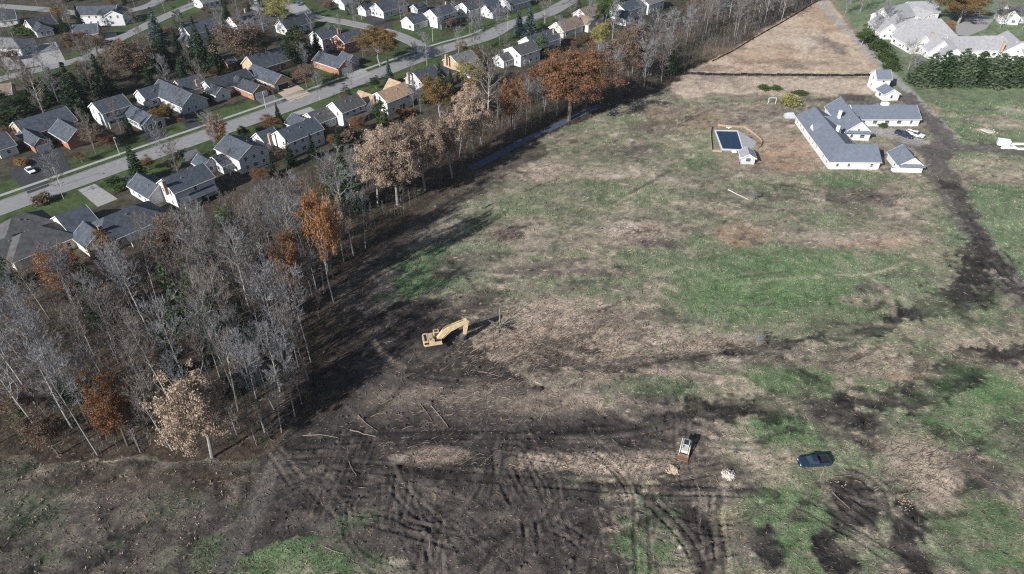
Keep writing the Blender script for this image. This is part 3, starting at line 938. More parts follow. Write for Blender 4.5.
        if dr:
            sg = -1 if dr in 'fl' else 1
            s = b.get('dpos', L * .12 if dr in 'fb' else 0)
            if dr in 'lr':
                cpos, ra = T(sg * (hl + .03), s, 1.05), a + math.pi / 2
            else:
                cpos, ra = T(s, sg * (hw + .03), 1.05), a
            do = obj("door", MB().box((0, 0, 0), (1.0, .08, 2.1)).mesh("door", m_door), root, cpos, (0, 0, ra))
            obj("handle", MB().box((.36, -.06 * (1 if sg < 0 else -1), 0), (.06, .06, .16)).mesh("handle", m_metal), do)
        pc = b.get('porch')
        if pc:
            # lean-to roof along a long wall: (side, depth, z at wall, length share, centre share)
            side, dp, zt, sh, ce = pc
            sg = -1 if side == 'f' else 1
            x0, x1 = ce * L - sh * L / 2, ce * L + sh * L / 2
            y0, y1 = sg * (hw + .01), sg * (hw + dp)
            pb = MB()
            vs = [T(x0, y0, zt), T(x1, y0, zt), T(x1, y1, zt - dp * .32), T(x0, y1, zt - dp * .32)]
            vs += [v + Vector((0, 0, .16)) for v in vs]
            pb.add(vs, [(0, 1, 2, 3), (4, 5, 6, 7), (0, 1, 5, 4), (1, 2, 6, 5), (2, 3, 7, 6), (3, 0, 4, 7)])
            pr_ = obj("porch_roof", pb.mesh("porch_roof", ROOF[b.get('roof', roofk)]), root)
            npst = max(2, int((x1 - x0) / 3) + 1)
            for q in range(npst):
                x = x0 + .2 + (x1 - x0 - .4) * q / (npst - 1)
                obj("porch_post", MB().box((0, 0, (zt - dp * .32 - .1) / 2), (.16, .16, zt - dp * .32 + .1)).mesh("porch_post", m_trim), pr_, T(x, sg * (hw + dp - .25), 0))
    for (px, py, zt, mk) in chim:
        g = G(px, py, zt)
        q = g - o
        cb = MB().box((0, 0, 0), (.95, .8, 4.2), bl[0]['a'])
        co = obj("chimney", cb.mesh("chimney", mk), root, (q.x, q.y, zt - 2.1))
        obj("chimney_cap", MB().box((0, 0, 2.16), (1.12, .95, .12), bl[0]['a']).box((0, 0, 2.3), (.3, .3, .2), bl[0]['a']).mesh("chimney_cap", m_metal), co)
    return root, bl, o


_pc = {}
_vc = []


def _vent():
    if not _vc:
        _vc.append(MB().box((0, 0, 0), (.3, .3, .5)).mesh("roof_vent", m_metal))
    return _vc[0]




def _panel(gw, m_):
    k = (round(gw, 1), m_.name)
    if k not in _pc:
        _pc[k] = MB().box((0, 0, 0), (gw, .05, .555)).mesh("door_panel", m_)
    return _pc[k]


def solar(root, o, b, side, n, m):
    pass


NB, TB, FB = m_white, m_brick, m_bricktan
H1, H2 = 51, 46
# row whose backs face the wood, from the left edge of the photograph
house("dark hip-roofed house cut by the left edge, backing on the wood", [((22, 234, 40, 226, 6.4, 11, 3), dict(hip=True)), ((12, 219, 26, 213, 6, 9, 3), dict(hip=True)), ((2, 240, 8, 237, 5.6, 9, 3), dict(hip=True))], m_cream, 'taupe', H1)
house("slate-roofed house with a glazed back bay and pale rear terrace", [((57, 217, 84, 205, 6.4, 13, 3), dict(door='f')), ((104, 217, 134, 206, 6.6, 12, 3), dict(hip=True, porch=('f', 3, 2.9, .4, .05))), ((84, 222, 98, 232, 5.6, 8, 3), {})], m_cream, 'slate', H1, chim=((99, 226, 6.6, m_brick),))
house("white two-storey house with brick chimney, rear porch and garage wing", [((162, 179, 203, 164, 8.2, 9, 5.4), dict(porch=('f', 2.6, 3.2, .9, 0), shutside='b', door='f')), ((139, 173, 157, 186, 5.3, 7.5, 2.9), dict(garage='l'))], NB, 'slate', H1, chim=((163, 181, 8.8, m_bricktan),))
house("grey-roofed house with broad rear gable beside the orange street tree", [((229, 134, 250, 146, 7.8, 10.5, 5), {}), ((199, 154, 208, 160, 4.4, 5, 2.6), {}), ((213, 157, 232, 150, 4.6, 8, 2.7), dict(porch=('f', 2.4, 2.6, .8, 0)))], NB, 'slate', H1)
house("long two-storey white house with tan brick chimney on its left gable", [((278, 131, 313, 117.5, 8, 9, 5.3), dict(door='f')), ((257, 133, 272, 127, 5.8, 7.5, 3.2), {}), ((294, 113, 303, 119, 5, 7, 2.8), dict(garage='l'))], NB, 'slate', H1, chim=((269, 134, 7, m_bricktan),))
house("taupe-roofed two-storey house with a lower left wing near a round bush", [((332, 102, 357, 94, 8, 8.5, 5.3), dict(porch=('f', 2.4, 2.8, .9, 0))), ((307, 113, 331, 105, 5.6, 9, 3), {})], NB, 'taupe', H1)
house("tan-roofed house with white rear deck beside two clipped evergreens", [((376, 92, 405, 83, 7.6, 9, 5), dict(door='f')), ((361, 90, 372, 96, 6, 8, 3), {}), ((392, 78, 398, 83, 6.4, 6, 3.6), {})], NB, 'tan', H1, chim=((374, 96, 7.2, m_brick),))
house("slate-roofed house with white left gable and tall brick chimney", [((413, 73, 434, 66, 8, 10, 4.8), dict(porch=('f', 2, 2.8, .5, 0))), ((434, 67, 440, 65, 7, 9, 4), dict(hip=True))], NB, 'slate', H1, chim=((408, 73, 8.4, m_bricktan),))
house("brick-fronted house with white gable peak behind a tall bare tree", [((451, 56, 470, 50, 8, 10, 5.2), dict(wall=m_bricktan)), ((466, 66, 474, 63, 5, 6, 3), {})], NB, 'grey', H2, chim=((446, 55, 8.6, m_bricktan),))
house("brown-roofed white house just left of the rust oak tops", [((512, 47, 532, 40.5, 7.4, 10, 5), {}), ((499, 55, 509, 51, 5, 6, 3), {})], NB, 'taupe', H2)
house("dark-roofed white house behind a small evergreen, above the rust oak", [((526, 37, 553, 28.5, 8, 9.5, 5), dict(porch=('f', 2, 2.8, .4, 0)))], NB, 'slate', H2, chim=((554, 29, 8.6, m_bricktan),))
house("brown-roofed cream house by the bend of the near street", [((556, 22, 577, 16, 6.6, 9, 3.4), {})], m_cream, 'brown', H2)
house("brown-roofed house with white peak near the top of the near row", [((580, 9, 598, 3.5, 7, 9, 4), {}), ((583, 14, 591, 19, 6, 7, 3.4), {})], NB, 'brown', H2)
house("slate-roofed white house among bare trees at the top centre", [((618, 4, 638, -2, 7.4, 10, 4.8), {}), ((622, 9, 629, 13, 6, 7, 3.6), {})], NB, 'slate', H2)
house("white box-like house cut by the top edge above the tree belt", [((642, -2, 658, -7, 7.4, 9, 5), {})], NB, 'grey', H2)
# far side of the near street
house("long slate-roofed brick house with white car on its dark driveway", [((14, 122, 65, 107, 6.2, 12.5, 3), dict(wall=m_bricktan, door='f', dpos=0, porch=('f', 2.2, 2.7, .35, .12))), ((61, 118.5, 75, 130, 5.8, 8.5, 2.9), dict(wall=m_brick)), ((25, 127, 37, 139, 4.6, 5, 2.8), dict(garage='r', wall=m_brick))], NB, 'slate', H1)
house("white two-storey house with dark shutters and open garage", [((93, 103, 121, 94, 8, 9.5, 5.3), dict(porch=('f', 1.8, 3, .95, 0), door='f')), ((133, 103, 148, 116, 5.2, 7.5, 2.9), dict(garage='r', gopen=True, wall=m_grey_s))], NB, 'slate', H1, shut=True)
house("double-gabled slate-roofed house with bright white left gables", [((140, 91, 160, 82, 5.8, 9, 3), {}), ((164, 78, 187, 95, 6.6, 10, 3.2), dict(wall=m_grey_s)), ((176, 81, 198, 74, 6.2, 9, 3), dict(wall=m_bricktan))], NB, 'slate', H1)
house("low dark-roofed ranch house with white car at its garage", [((204, 81, 246, 69, 5.6, 10, 2.9), dict(door='f')), ((240, 75, 256, 86, 5, 7, 2.8), dict(garage='r', wall=m_brick)), ((212, 83, 220, 88, 4.8, 6, 2.8), {})], NB, 'dark', H1, chim=((196, 80, 5.8, m_bricktan),))
house("slate-roofed house with tan brick left gable and wide tan driveway", [((248, 57, 285, 45, 7.2, 11, 3.2), dict(wall=m_bricktan, door='f')), ((257, 63, 277, 76, 5.8, 8, 3), dict(garage='r', gopen=True, wall=m_bricktan))], NB, 'slate', H1, chim=((282, 45, 7.6, m_bricktan),))
house("red brick house with skylit front wing and slate roof", [((314, 31, 333, 26, 8, 9, 5.3), {}), ((336, 35, 359, 29, 7.4, 9, 4.8), dict(wall=m_brick)), ((324, 50, 341, 61, 5.6, 8.5, 3), dict(wall=m_brick, garage='r')), ((345, 51, 350, 56, 5, 6, 2.8), dict(wall=m_grey_s))], NB, 'slate', H1, chim=((338, 29, 8.2, m_brick),))
house("white gabled house beside a dark round evergreen and the back street", [((280, 20, 303, 13, 6.6, 9, 3.2), {})], NB, 'dark', H1)
r_, b_, o_ = house("brown-roofed house with dark solar panels, behind bare yard trees", [((229, 17, 256, 11, 6.4, 9, 3.4), {}), ((256, 17, 262, 14, 6, 9, 3.4), dict(hip=True))], NB, 'taupe', H1, chim=((245, 9, 7, m_bricktan),))
# solar panels lie on the slope that faces the near street
bb = b_[0]
kk = (bb['zr'] - bb['ze']) / (bb['W'] / 2)
Rm = Matrix.Rotation(bb['a'], 3, 'Z')
spm = MB().box((0, 0, 0), (1.1, 2.0, .05)).mesh("solar_panel", mat("solar_cells", (0.012, 0.015, 0.03), .2, .2, 3, spec=.6))
for q in range(6):
    lx, ly = -1.5 + 1.2 * q, -bb['W'] / 4 - .1
    pz = bb['zr'] - kk * abs(ly) + .32
    op = obj("solar_panel", spm, r_, Rm @ Vector((lx, ly, pz)) + bb['c'] - o_)
    op.rotation_euler = (Rm @ Matrix.Rotation(math.atan(kk), 3, 'X')).to_euler()
house("white house with bright gable between spruces below the side street", [((184, 26, 212, 17, 6.6, 10, 3.2), {}), ((186, 33, 196, 40, 5.4, 7, 3), {})], NB, 'slate', H1)
house("large white two-storey house with slate roof near the upper left corner", [((78, 6.5, 116, 5.5, 8, 10, 5.2), {}), ((112, 11, 118, 5, 7, 8, 5), {})], NB, 'slate', None, shut=False)
house("slate-roofed brick house in front of the large white two-storey house", [((73, 25, 97, 23.5, 6.4, 8, 3.2), {})], m_brick, 'slate', None)
house("slate-roofed house with small white front behind a clipped green hedge", [((26, 20, 50, 15, 6.2, 10, 3), {}), ((36, 20, 42, 25, 5.2, 7, 3), {})], NB, 'dark', None)
house("pale-roofed house at the left edge by the forecourt", [((-8, 38, 12, 38, 6, 12, 3), dict(hip=True))], NB, 'grey', None)
house("brown-roofed house at the left edge below the bare white-barked tree", [((-6, 85, 10, 83, 5.6, 9, 3), {})], m_cream, 'brown', None)
house("slate-roofed house at the left edge beside the long brick house", [((-14, 137, 6, 133, 5.8, 11, 3), {})], NB, 'slate', H1)
house("grey-roofed house behind the dark hedge in the upper left corner", [((-4, 12, 14, 10, 6, 10, 3), {})], NB, 'dark', None)
house("white house with dark front door by the dark driveway at the top", [((374, 3, 402, -3, 6.6, 10, 3.4), dict(door='f'))], NB, 'slate', H1)
house("large white two-storey house on the corner lot with front porch", [((429, 9.5, 451, 4, 8, 9, 5.3), dict(porch=('f', 2.6, 3.2, 1.05, 0), door='f')), ((407, 17, 421, 12.5, 5.8, 8.5, 3.2), {})], NB, 'slate', H1, chim=((446, 2, 8.8, m_bricktan),))
house("dark blue-roofed white house across the street from the corner lot", [((462, 3, 492, -6, 7, 10, 4.2), {}), ((486, 6, 497, 2, 5.6, 8, 3), {})], NB, 'slate', H1)
house("small white house at the top edge beside the curving back street", [((338, -3, 352, -7, 6, 9, 3), {})], NB, 'grey', H1)
house("small white garden shed left of the dark driveway at the top", [((363, 6, 370, 2, 5, 6, 3), {})], NB, 'dark', H1, name="garden_shed", cat="shed", windows=False)
house("small slate-roofed shed between the two white corner houses", [((414, 5, 423, 2, 4, 5, 2.4), {})], m_grey_s, 'slate', H1, name="garden_shed", cat="shed", windows=False)
house("small brown timber shed behind the low dark ranch house", [((223, 59, 233, 57, 3.6, 4.5, 2.3), {})], m_brick, 'slate', H1, name="garden_shed", cat="shed", windows=False)
house("grey house at the top edge beside the tall yellow tree", [((196, -4, 214, -8, 6, 9, 3), {})], NB, 'grey', H1)
house("slate-roofed house at the top edge above the large corner house", [((506, -2, 522, -8, 6.4, 9, 3.4), {}), ((486, 4, 496, 8, 5, 6, 3), {})], m_grey_s, 'slate', H2)
# light-roofed houses at the upper right
RG = "light-roofed houses at the upper right"
house("tall light grey-roofed house with pale stone chimneys at upper right", [((912, 19, 941, 19, 9.5, 13, 3.6), dict(hip=True)), ((905, 25, 926, 36, 7.8, 9, 3.4), {}), ((926, 30, 944, 41, 7.6, 9, 3.4), {})], NB, 'light', None, chim=((919, 19, 9.6, m_bricktan), (933, 33, 8.4, m_bricktan)), group=RG)
house("long low light-roofed house behind the evergreen row", [((948, 37, 992, 36, 7.2, 12, 3.2), {}), ((946, 36, 957, 49, 6.8, 9, 3.2), {}), ((984, 36, 1003, 36, 7.8, 10, 3.4), dict(hip=True))], NB, 'light', None, group=RG)
house("light-roofed house with broad white gable at the right edge", [((1008, 31, 1022, 43, 7.8, 12, 3.4), {}), ((1018, 42, 1048, 40, 7.4, 12, 3.4), {})], NB, 'light', None, chim=((1005, 42, 8, m_bricktan),), group=RG)
house("light grey-roofed house with white peaks behind the tall bare shrubs", [((884, 8, 908, 3, 8, 11, 3.6), {}), ((880, 14, 892, 24, 7, 8, 3.4), {}), ((897, 14, 906, 22, 6.8, 7, 3.4), {})], NB, 'light', None, group=RG)
house("light-roofed house cut by the top edge left of the big rust-green tree", [((908, 2, 936, 1, 7.4, 11, 3.4), {}), ((917, 7, 931, 12, 6, 7, 3.2), {})], NB, 'light', None, group=RG)
house("grey house with white front in the upper right corner", [((1008, 6, 1040, 5, 7, 11, 3.4), {}), ((1008, 5, 1014, 11, 6.4, 8, 3.4), {})], NB, 'taupe', None, group=RG)
# farm buildings
FG = "white farm buildings in the field"
fr_, fb_, fo_ = house("sprawling white farmhouse with grey roofs standing alone in the field", [
    ((841, 97.5, 861.5, 122, 6.6, 8.6, 3.0), dict(nowin='f')),
    ((826, 116.5, 852, 116.5, 5.2, 11, 2.7), dict(head=0)),
    ((851, 105, 916, 105.5, 5.4, 11.5, 2.7), dict(head=0))], NB, 'farm', None, chim=((839, 125, 7.4, m_trim), (841, 110, 7.8, m_trim)), name="farmhouse", group=FG, seed=5, dens=.8)
ga_, gb_, go_ = house("detached white garage with grey gable roof beside the farmhouse", [((903.5, 145, 914.5, 158, 5.0, 7.4, 2.4), dict(garage='r'))], NB, 'farm', None, chim=(), name="garage", cat="garage", group=FG)
house("tall white two-storey barn with grey roof beside the lane", [((876, 70, 890, 70, 7.4, 6.2, 5.0), {})], NB, 'farm', None, name="barn", cat="barn", group=FG, dens=.7)
house("low white shed with grey roof just below the tall barn", [((886, 84, 894, 89.5, 4.4, 6.0, 2.6), {})], NB, 'farm', None, name="shed", cat="shed", group=FG, windows=True, dens=.6)


def mitred_wing(root, o, px, zr, ze, Wd, wallm, roofm):
    """one long wing whose ridge turns a corner: walls and roof mitred at the bend"""
    R_ = [G(x, y, zr) - o for x, y in px]
    n = len(R_)

    def off(w):
        out = []
        for i, p in enumerate(R_):
            d0 = (p - R_[i - 1]).normalized() if i else None
            d1 = (R_[i + 1] - p).normalized() if i < n - 1 else None
            nn = [Vector((-d.y, d.x, 0)) for d in (d0, d1) if d is not None]
            m = sum(nn, Vector()).normalized()
            k = w / m.dot(nn[0])
            out.append(Vector((p.x + m.x * k, p.y + m.y * k, 0)))
        return out
    hw, ov, t = Wd / 2, .42, .2
    sl = (zr - ze) / hw
    L, Rr = off(hw), off(-hw)
    wb = MB()
    for side in (L, Rr):
        for i in range(n - 1):
            a_, b_ = side[i], side[i + 1]
            wb.add([(a_.x, a_.y, -.3), (b_.x, b_.y, -.3), (b_.x, b_.y, ze), (a_.x, a_.y, ze)], [(0, 1, 2, 3)])
    for i in (0, n - 1):
        wb.add([(L[i].x, L[i].y, -.3), (Rr[i].x, Rr[i].y, -.3), (Rr[i].x, Rr[i].y, ze), (R_[i].x, R_[i].y, zr - .02), (L[i].x, L[i].y, ze)], [(0, 1, 2, 3, 4)])
    obj("wall", wb.mesh("wall", wallm), root)
    for i, sg in ((0, -1), (n - 1, 1)):          # the roof runs a little past each gable
        d = (R_[1] - R_[0]).normalized() if i == 0 else (R_[-1] - R_[-2]).normalized()
        R_[i] = R_[i] + d * .35 * sg
    LO, RO = off(hw + ov), off(-hw - ov)
    zb = ze - sl * ov
    vs, fs = [], []
    for i in range(n):
        vs += [(LO[i].x, LO[i].y, zb), (R_[i].x, R_[i].y, zr), (RO[i].x, RO[i].y, zb), (RO[i].x, RO[i].y, zb + t), (R_[i].x, R_[i].y, zr + t), (LO[i].x, LO[i].y, zb + t)]
    for i in range(n - 1):
        for k in range(6):
            fs.append((i * 6 + k, i * 6 + (k + 1) % 6, i * 6 + 6 + (k + 1) % 6, i * 6 + 6 + k))
    e = (n - 1) * 6
    fs += [(0, 1, 4, 5), (1, 2, 3, 4), (e + 5, e + 4, e + 1, e), (e + 4, e + 3, e + 2, e + 1)]
    obj("roof", MB().add(vs, fs).mesh("roof", roofm), root)
    for i in range(n - 1):
        for side, w in ((RO, 1), (LO, -1)):
            a_, b_ = side[i], side[i + 1]
            d = b_ - a_
            nrm = Vector((d.y, -d.x, 0)).normalized() * w
            m = (a_ + b_) / 2 + nrm * .06
            obj("gutter", MB().box((0, 0, 0), (d.length - .1, .11, .13)).mesh("gutter", m_trim), root, (m.x, m.y, zb + .09), (0, 0, math.atan2(d.y, d.x)))
    for i in range(n - 1):
        a_, b_ = Rr[i], Rr[i + 1]
        d = b_ - a_
        nrm = Vector((d.y, -d.x, 0)).normalized()
        m_n = int(d.length / 3.4)
        for k in range(m_n):
            if (k + i) % 4 == 3:
                continue
            p = a_ + d * ((k + .7) / (m_n + .4)) + nrm * .03
            fm, pm, _s = win_mesh(.95, 1.2)
            w_ = obj("window", fm, root, (p.x, p.y, 1.5), (0, 0, math.atan2(d.y, d.x)))
            obj("pane", pm, w_)
    return R_


mitred_wing(fr_, fo_, [(815.5, 107.5), (845.5, 144.3), (876.5, 144.6)], 5.8, 2.7, 11.6, m_white, ROOF['farm'])
# the two white gabled dormers on the long slope, and the white vent on the east wing
dd_ = (G(845.5, 144.3, 5.8) - G(815.5, 107.5, 5.8)).normalized()
ang_ = math.atan2(-dd_.x, dd_.y)
Rz = Matrix.Rotation(ang_, 3, 'Z')
for (px, py) in ((811.8, 127.5), (828.5, 134)):
    c_ = G(px, py, 4.0) - fo_
    pr = [(-1.15, -.9), (1.15, -.9), (1.15, .1), (0, 1.35), (-1.15, .1)]
    vs = [Rz @ Vector((x, y, z)) + c_ for x in (0, -3.6) for y, z in pr]
    do = obj("dormer", MB().add(vs, [(0, 1, 2, 3, 4), (9, 8, 7, 6, 5), (0, 5, 6, 1), (1, 6, 7, 2), (4, 9, 5, 0)]).mesh("dormer", m_trim), fr_)
    pr = [(-1.4, -.1), (0, 1.4), (1.4, -.1), (1.4, .05), (0, 1.55), (-1.4, .05)]
    vr = [Rz @ Vector((x, y, z)) + c_ for x in (.12, -3.6) for y, z in pr]
    obj("dormer_roof", MB().add(vr, [(0, 1, 4, 5), (1, 2, 3, 4), (11, 10, 7, 6), (10, 9, 8, 7)] + [(i, 6 + i, 6 + (i + 1) % 6, (i + 1) % 6) for i in range(6)]).mesh("dormer_roof", ROOF['farm']), do)


def ledge(root, o, b):
    """little pent roof across a gable at eave height"""
    R = Matrix.Rotation(b['a'], 3, 'Z')
    x0, hw, z = b['L'] / 2 + .02, b['W'] / 2 + .2, b['ze']
    vs = [R @ Vector((x, y, zz)) + b['c'] - o for x, zz in ((x0, z + .55), (x0 + 1.0, z), (x0 + 1.0, z - .15), (x0, z - .15)) for y in (-hw, hw)]
    obj("pent_roof", MB().add(vs, [(0, 1, 3, 2), (2, 3, 5, 4), (4, 5, 7, 6), (0, 2, 4, 6), (7, 5, 3, 1)]).mesh("pent_roof", ROOF['farm']), root)


ledge(fr_, fo_, fb_[0])
ledge(ga_, go_, gb_[0])
c_ = G(885, 103.5, 6.0) - fo_
obj("roof_cupola", MB().box((0, 0, 0), (2.6, 1.2, 1.0), top=.9).mesh("roof_cupola", m_trim), fr_, c_)
# ------------------------------------------------------------------ vehicles
m_tyre = mat("tyre_rubber", (0.02, 0.02, 0.02), .9, .2, 5)
m_rim = mat("wheel_rim", (0.4, 0.4, 0.41), .35, .1, 5, metal=.7)
m_lamp = mat("headlamp_lens", (0.75, 0.76, 0.78), .15, .05, 5, spec=.6)
m_tail = mat("tail_lamp", (0.35, 0.02, 0.015), .3, .1, 5)
m_dark = mat("black_plastic", (0.025, 0.025, 0.027), .6, .2, 5)


def paint(name, c):
    return mat(name, c, .35, .05, 1.0, spec=.5)


def wheel(root, x, y, r, w):
    o = obj("wheel", _wheel(r, w)[0], root, (x, y, r))
    obj("rim", _wheel(r, w)[1], o)


_wh = {}


def _wheel(r, w):
    if (r, w) not in _wh:
        a = MB().tube([(0, -w / 2, 0), (0, -w * .35, 0), (0, w * .35, 0), (0, w / 2, 0)], [r * .88, r, r, r * .88], 14)
        b = MB().tube([(0, -w / 2 - .012, 0), (0, w / 2 + .012, 0)], [r * .58] * 2, 10)
        _wh[(r, w)] = (a.mesh("wheel", m_tyre), b.mesh("rim", m_rim))
    return _wh[(r, w)]


def car(label, px, py, heading, pm, kind="sedan", name="parked_car", cat="car", group="cars parked on the driveways"):
    g = G(px, py)
    z = gz(g.x, g.y)
    if 'driveway' in label or kind != 'pickup':
        z = .06
    root = thing(name, label, cat, (g.x, g.y, z), math.radians(heading), group)
    if kind == 'pickup':
        root.scale = (1.08, 1.08, 1.08) if 'farmhouse' in label else (1, 1, 1)
        Lh, w = 2.75, .97
        low = [(-Lh, .45), (-Lh, .95), (-.55, 1.0), (-.55, .98), (1.15, 1.02), (2.55, .98), (2.72, .85), (2.75, .5), (2.2, .38), (-2.3, .38)]
        body = MB().extr(low, w)
        for sy in (-1, 1):
            body.box((-1.66, sy * (w - .06), 1.16), (2.18, .11, .36))
        body.box((-.58, 0, 1.16), (.08, 2 * w - .24, .36))
        obj("body", body.mesh("body", pm), root)
        obj("cargo_bed", MB().box((-1.66, 0, 1.005), (2.1, 1.66, .04)).mesh("cargo_bed", m_dark), root)
        obj("tailgate", MB().box((-Lh + .05, 0, 1.16), (.09, 1.66, .37)).mesh("tailgate", pm), root)
        cab = [(-.5, 1.03), (-.42, 1.62), (.55, 1.64), (1.2, 1.04)]
        obj("windshield_and_windows", MB().extr(cab, w * .93, taper=[1, .84, .84, 1]).mesh("cab_glass", m_glass), root)
        obj("roof", MB().box((.08, 0, 1.66), (1.12, 1.5, .07), top=.94).mesh("cab_roof", pm), root)
        wx = (-1.75, 1.75)
        r, tw = .39, .26
        ftop = .72
    else:
        suv = kind == 'suv'
        Lh, w = 2.25, .9
        zb, zr = (.95, 1.62) if suv else (.86, 1.42)
        low = [(-Lh, .42), (-Lh + .04, zb - .04), (-1.9, zb), (.95, zb + .02), (2.0, zb - .12), (2.22, .62), (Lh, .42), (1.9, .3), (-1.9, .3)]
        obj("body", MB().extr(low, w, taper=[.92, .94, .98, .98, .93, .9, .9, 1, 1]).mesh("body", pm), root)
        cab = [(-2.0 if suv else -1.75, zb + .01), (-1.75 if suv else -1.05, zr), (.25, zr + .01), (1.0, zb + .03)]
        obj("windshield_and_windows", MB().extr(cab, w * .92, taper=[1, .82, .82, 1]).mesh("cab_glass", m_glass), root)
        xm, xl = ((-1.75 + .25) / 2, 1.96) if suv else ((-1.05 + .25) / 2, 1.28)
        obj("roof", MB().box((xm, 0, zr + .03), (xl, 1.42, .06), top=.95).mesh("cab_roof", pm), root)
        wx = (-1.4, 1.4)
        r, tw = (.36, .23) if suv else (.33, .22)
        ftop = .66
    for x in wx:
        for sy in (-1, 1):
            wheel(root, x, sy * (w - tw / 2 + .015), r, tw)
    for sy in (-1, 1):
        obj("headlight", MB().box((Lh - .02, sy * w * .66, ftop), (.1, .34, .16)).mesh("headlight", m_lamp), root)
        obj("tail_light", MB().box((-Lh + .01, sy * w * .74, ftop + .1), (.08, .2, .22)).mesh("tail_light", m_tail), root)
        obj("mirror", MB().box(((1.0 if kind == 'pickup' else .75), sy * (w + .09), 1.1), (.12, .18, .14)).mesh("mirror", m_dark), root)
    obj("bumper", MB().box((Lh + .02, 0, .46), (.14, 1.6, .2)).mesh("bumper", m_dark), root)
    return root


p_white, p_blue, p_navy, p_silver, p_black, p_red = paint("paint_white", (.75, .76, .77)), paint("paint_blue", (.06, .12, .25)), paint("paint_navy", (.02, .03, .06)), paint("paint_silver", (.42, .44, .46)), paint("paint_black", (.02, .02, .023)), paint("paint_red", (.3, .03, .02))
car("white sedan on the dark driveway of the long brick house", 31, 172, -40, p_white, 'sedan')
car("white car at the garage of the low dark ranch house", 254, 96, -38, p_white, 'suv')
car("dark blue car on the wide tan driveway", 287, 86.5, -40, p_blue, 'sedan')
car("white car at the top edge beside the yellow-green tree", 256, 4, -70, p_white, 'suv')
car("dark blue car at the top edge on a pale driveway", 299, 5, -60, p_blue, 'suv')
car("white car beside the tall light grey-roofed house, upper right", 903, 48, -10, p_white, 'suv')
car("white car in the shade under the big rust-green tree, upper right", 979, 14.5, 10, p_white, 'sedan')
car("silver car by the curved pale drive at upper right", 974, 22, 60, p_silver, 'sedan')
car("dark car on the forecourt by the upper left houses", 104, 43, 20, p_black, 'suv')
car("dark blue pickup truck parked on gravel behind the farmhouse", 903.5, 136.5, -52, p_navy, 'pickup', "pickup_truck", "truck", "pickups by the farmhouse")
car("white pickup truck beside the dark blue one behind the farmhouse", 914.5, 136, -45, p_white, 'pickup', "pickup_truck", "truck", "pickups by the farmhouse")
car("dark blue pickup truck standing in the muddy grass at lower right", 813, 464, 184, paint("paint_dusty_blue", (.018, .034, .062)), 'pickup', "pickup_truck", "truck", None)

# ------------------------------------------------------------------ excavator
m_cat = mat("excavator_yellow", (0.53, 0.41, 0.255), .55, .14, 1.5)
m_catd = mat("excavator_worn_yellow", (0.42, 0.32, 0.20), .6, .2, 3)
m_steel = mat("worn_steel", (0.16, 0.145, 0.13), .5, .3, 3, metal=.5)
m_trk = mat("track_steel", (0.035, 0.032, 0.03), .8, .3, 3)
g = G(435.5, 345)
ex = thing("excavator", "yellow tracked excavator with bent boom on the dark mud", "excavator", (g.x, g.y, gz(g.x, g.y) + .02), math.radians(14))
ex.scale = (1.06, 1.12, 1.06)
for sy in (-1, 1):
    prof = [(-2.3, .42), (-2.1, .12), (-1.9, .02), (1.9, .02), (2.1, .12), (2.3, .42), (2.1, .82), (1.85, .95), (-1.85, .95), (-2.1, .82)]
    t_ = obj("track", MB().extr(prof, .32).mesh("track", m_trk), ex, (0, sy * 1.25, 0))
    for q in range(14):
        obj("track_pad", MB().box((-1.82 + q * .28, 0, .985), (.2, .66, .06)).mesh("track_pad", m_trk), t_)
obj("undercarriage", MB().box((0, 0, .62), (2.2, 2.0, .5)).tube([(0, 0, .85), (0, 0, 1.12)], [.8, .8], 16).mesh("undercarriage", m_catd), ex)
up = MB().prism([(-2.2, -1.3), (-2.45, -.9), (-2.45, .9), (-2.2, 1.3), (1.3, 1.3), (1.3, -1.3)], 1.1, 1.45)
up.prism([(-2.25, -1.32), (-2.5, -.9), (-2.5, .9), (-2.25, 1.32), (-1.5, 1.32), (-1.5, -1.32)], 1.452, 2.35)
up.prism([(-1.497, -1.28), (-1.497, 1.28), (-.2, 1.28), (-.2, -1.28)], 1.452, 2.25)
up.prism([(-.197, -1.28), (-.197, -.5), (1.2, -.5), (1.2, -1.28)], 1.452, 1.95)
obj("upper_body", up.mesh("upper_body", m_cat), ex)
obj("engine_hood", MB().box((-.9, .2, 2.32), (1.0, 1.7, .13), top=.9).mesh("engine_hood", m_catd), ex)
obj("engine_grille", MB().box((-1.9, 1.325, 1.9), (.9, .02, .5)).mesh("engine_grille", m_dark), ex)
obj("engine_grille", MB().box((-1.9, -1.325, 1.9), (.9, .02, .5)).mesh("engine_grille", m_dark), ex)
obj("access_hatch", MB().box((-1.95, 0, 2.365), (.5, 1.9, .03)).mesh("access_hatch", m_dark), ex)
obj("walkway", MB().box((.5, -.9, 1.965), (1.2, .6, .03)).mesh("walkway", m_dark), ex)
for sy in (-.1, .1):
    obj("hose", MB().tube([(.9, sy, 2.2), (1.9, sy, 4.0), (2.9, sy, 4.6), (6.3, sy, 5.5)], [.04] * 4, 5).mesh("hose", m_dark), ex)
obj("cab_roof_hatch", MB().box((.4, .82, 3.005), (.7, .6, .03)).mesh("cab_roof_hatch", m_glass), ex)
obj("exhaust", MB().tube([(-1.1, -.8, 2.2), (-1.1, -.8, 2.85)], [.08, .07], 8).mesh("exhaust", m_steel), ex)
cb = MB().extr([(-.15, 1.46), (-.15, 2.98), (1.0, 3.0), (1.32, 2.4), (1.35, 1.46)], .48, C=(0, .82, 0))
co = obj("cab", cb.mesh("cab", m_cat), ex)
obj("cab_window", MB().extr([(.0, 2.0), (.0, 2.86), (.95, 2.88), (1.2, 2.38), (1.22, 2.0)], .492, C=(0, .82, 0)).mesh("cab_window", m_glass), co)
